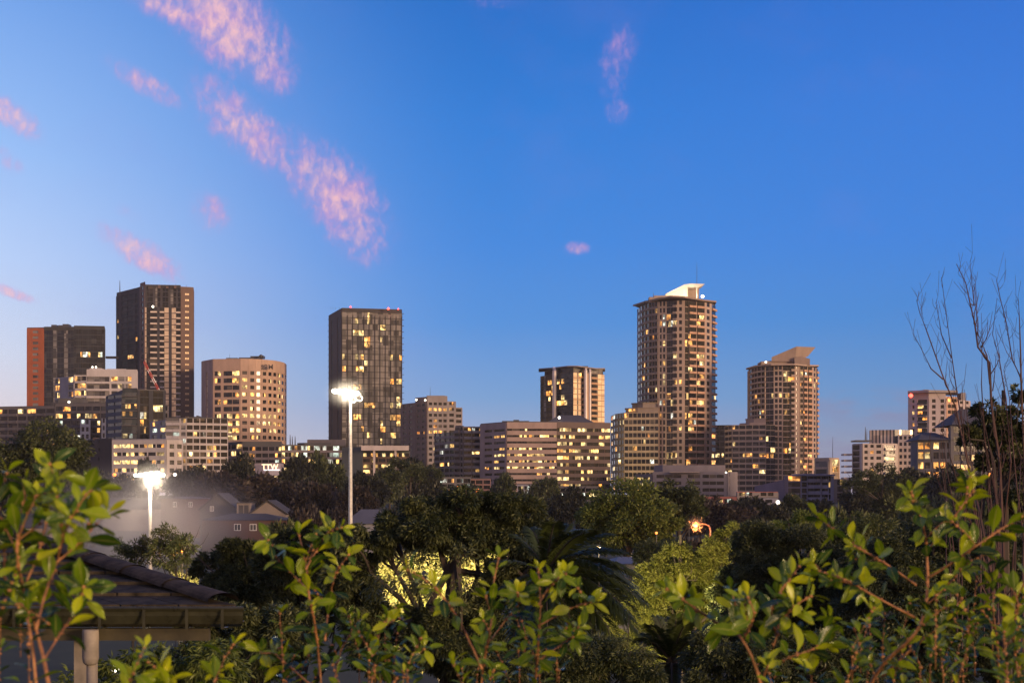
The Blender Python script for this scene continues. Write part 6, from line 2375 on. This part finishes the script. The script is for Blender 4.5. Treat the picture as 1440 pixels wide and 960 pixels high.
shrub('two pronged leafy shrub in front of the palm', 2.3,
      [([(672, 1060), (677, 960), (683, 917), (690, 880), (693, 827), (701, 785)], 7, 0, .55, .4), ([(678, 940), (648, 876), (622, 838), (612, 826)], 6, -.05, .6, .55), ([(750, 1060), (753, 960), (757, 907), (760, 853), (757, 800)], 6, .04, .55, .3),
       ([(757, 850), (775, 822), (795, 806)], 4, 0, .6, .2), ([(760, 878), (800, 856), (830, 846)], 4, -.04, .62, .25), ([(755, 930), (790, 905), (806, 895)], 4, .03, .5, .3), ([(690, 900), (712, 870), (735, 842)], 4, .05, .5, .3)],
      31, 63, 720, .45, [(640, 810, 930, 1010, 18), (700, 790, 880, 930, 5)])
shrub('tall leafy shrub with a long rising branch at lower right', 2.2,
      [([(1190, 1060), (1230, 950), (1287, 890), (1303, 840), (1303, 773), (1294, 723), (1281, 692)], 10, 0, .58, .3), ([(1305, 812), (1340, 790), (1373, 767), (1410, 742), (1446, 720)], 6, -.04, .6, .25), ([(1288, 822), (1250, 795), (1213, 773), (1180, 750), (1152, 728)], 6, .06, .6, .2),
       ([(1287, 868), (1230, 838), (1190, 815), (1153, 803)], 6, -.08, .5, .3), ([(1300, 780), (1325, 745), (1345, 722), (1368, 690)], 4, .02, .65, .35), ([(1240, 950), (1290, 905), (1345, 862)], 8, .1, .45, .4),
       ([(1400, 1060), (1404, 930), (1398, 870), (1396, 820)], 6, .15, .45, .2), ([(1450, 1060), (1425, 900), (1432, 850), (1420, 822)], 6, -.1, .6, .2), ([(1303, 850), (1335, 820), (1350, 800)], 4, .1, .5, .2)],
      32, 64, 1240, .55, [(1180, 1460, 910, 1010, 42), (1330, 1450, 850, 920, 16), (1200, 1330, 870, 930, 10)])
shrub('forked leafy shrub left of the tall one, its left stem leaning out', 2.05,
      [([(1075, 1060), (1069, 960), (1042, 896), (1008, 874), (980, 857), (960, 842)], 8, 0, .55, .55), ([(1066, 965), (1078, 940), (1092, 895), (1098, 865)], 7, .04, .5, .5), ([(1087, 938), (1110, 924), (1138, 914), (1160, 905)], 5, -.05, .5, .3),
       ([(1030, 885), (1035, 855), (1028, 830)], 5, .05, .58, .15), ([(1092, 895), (1085, 860), (1098, 830), (1110, 815)], 5, 0, .6, .15), ([(1096, 875), (1120, 850), (1140, 838)], 5, -.04, .6, .2), ([(1045, 900), (1060, 865), (1052, 840)], 5, -.06, .6, .2)],
      37, 65, 1070, .4, [(1040, 1200, 940, 1010, 14)])
shrub('out of focus young shoots along the bottom left edge', 1.7,
      [([(230, 1040), (240, 985), (232, 948)], 5, 0, .62, .2), ([(290, 1040), (296, 980), (306, 945)], 5, .1, .6, .2), ([(165, 1040), (172, 985), (190, 960)], 5, -.1, .6, .2)],
      38, 66, 240, .4)

# assumed lamp behind the camera, out of view, added to light the shrubs
WL = plain('assumed_lamp_glass', (.9, .8, .6), .5, 0, (1, .74, .42), 3, 'NONE')
o = Vector((-.9, -2.2, CZ + 1.0))
wl = empty('assumed_house_lamp', o, 'assumed round lamp behind the camera, added to light the front shrubs', 'lamp')
m = MB()
sphere(m, o, .11, WL, 14, 9)
m.build('globe', wl, o)
m = MB()
m.tube([o + Vector((0, 0, .1)), o + Vector((0, 0, .22)), o + Vector((0, -.3, .26))], .015, METAL, 8)
m.build('arm', wl, o)
point(wl, o, o + Vector((0, .25, 0)), 420, (1, .74, .34), .14)

# ------------------------------------------------------------------ air
def mist_volume():
    m = bpy.data.materials.new('mist')
    m.use_nodes = True
    t = m.node_tree
    t.nodes.clear()
    ou = t.nodes.new('ShaderNodeOutputMaterial')
    pv = t.nodes.new('ShaderNodeVolumePrincipled')
    pv.inputs['Color'].default_value = (.95, .9, .85, 1)
    tcn = t.nodes.new('ShaderNodeTexCoord')
    ln_ = t.nodes.new('ShaderNodeVectorMath')
    ln_.operation = 'LENGTH'
    lk(t, tcn.outputs['Object'], ln_.inputs[0])
    mr = t.nodes.new('ShaderNodeMapRange')
    mr.interpolation_type = 'SMOOTHSTEP'
    mr.inputs[1].default_value, mr.inputs[2].default_value = 1, .1
    mr.inputs[3].default_value, mr.inputs[4].default_value = 0, .036
    lk(t, ln_.outputs['Value'], mr.inputs[0])
    lk(t, mr.outputs[0], pv.inputs['Density'])
    pv.inputs['Anisotropy'].default_value = .1
    lk(t, pv.outputs[0], ou.inputs['Volume'])
    mb = MB()
    sphere(mb, (0, 0, 0), 1, m, 24, 14)
    o_ = mb.build('mist', None, (0, 0, 0), smooth=True)
    o_.location = P3(205, 735, 158)
    o_.scale = (15, 20, 8)
    tag(o_, kind='stuff')


def glare_halo(c, r, dens):  # added scattering volume that imitates lens glare round a lamp
    m = bpy.data.materials.new('lamp_glare')
    m.use_nodes = True
    t = m.node_tree
    t.nodes.clear()
    ou = t.nodes.new('ShaderNodeOutputMaterial')
    pv = t.nodes.new('ShaderNodeVolumePrincipled')
    pv.inputs['Color'].default_value = (.95, .93, .9, 1)
    tcn = t.nodes.new('ShaderNodeTexCoord')
    ln_ = t.nodes.new('ShaderNodeVectorMath')
    ln_.operation = 'LENGTH'
    lk(t, tcn.outputs['Object'], ln_.inputs[0])
    mr = t.nodes.new('ShaderNodeMapRange')
    mr.interpolation_type = 'SMOOTHSTEP'
    mr.inputs[1].default_value, mr.inputs[2].default_value = 1, 0
    lk(t, ln_.outputs['Value'], mr.inputs[0])
    pw = t.nodes.new('ShaderNodeMath')
    pw.operation = 'POWER'
    lk(t, mr.outputs[0], pw.inputs[0])
    pw.inputs[1].default_value = 1.6
    mu = t.nodes.new('ShaderNodeMath')
    mu.operation = 'MULTIPLY'
    lk(t, pw.outputs[0], mu.inputs[0])
    mu.inputs[1].default_value = dens
    lk(t, mu.outputs[0], pv.inputs['Density'])
    lk(t, pv.outputs[0], ou.inputs['Volume'])
    mb = MB()
    sphere(mb, (0, 0, 0), 1, m, 20, 12)
    o_ = mb.build('mist', None, (0, 0, 0), smooth=True)  # added glare volume, separate from the valley mist
    o_.location = c
    o_.scale = r
    tag(o_, kind='stuff')


def haze():
    m = bpy.data.materials.new('haze_air')
    m.use_nodes = True
    t = m.node_tree
    t.nodes.clear()
    ou = t.nodes.new('ShaderNodeOutputMaterial')
    pv = t.nodes.new('ShaderNodeVolumePrincipled')
    pv.inputs['Color'].default_value = (.9, .88, .86, 1)
    pv.inputs['Density'].default_value = HAZE
    lk(t, pv.outputs[0], ou.inputs['Volume'])
    mb = MB()
    mb.box(-620, 620, -40, 980, -35, 170, m)
    o_ = mb.build('haze')
    tag(o_, kind='stuff')


HAZE = .00007
if HAZE:
    haze()
mist_volume()
glare_halo(P3(486, 552, 129.4), (2.6, 1.6, 1.9), .16)
glare_halo(P3(213, 669, 149), (3.4, 2.2, 2.2), .14)
glare_halo(P3(978, 737, 119.6), (1.1, .9, 1.1), .22)
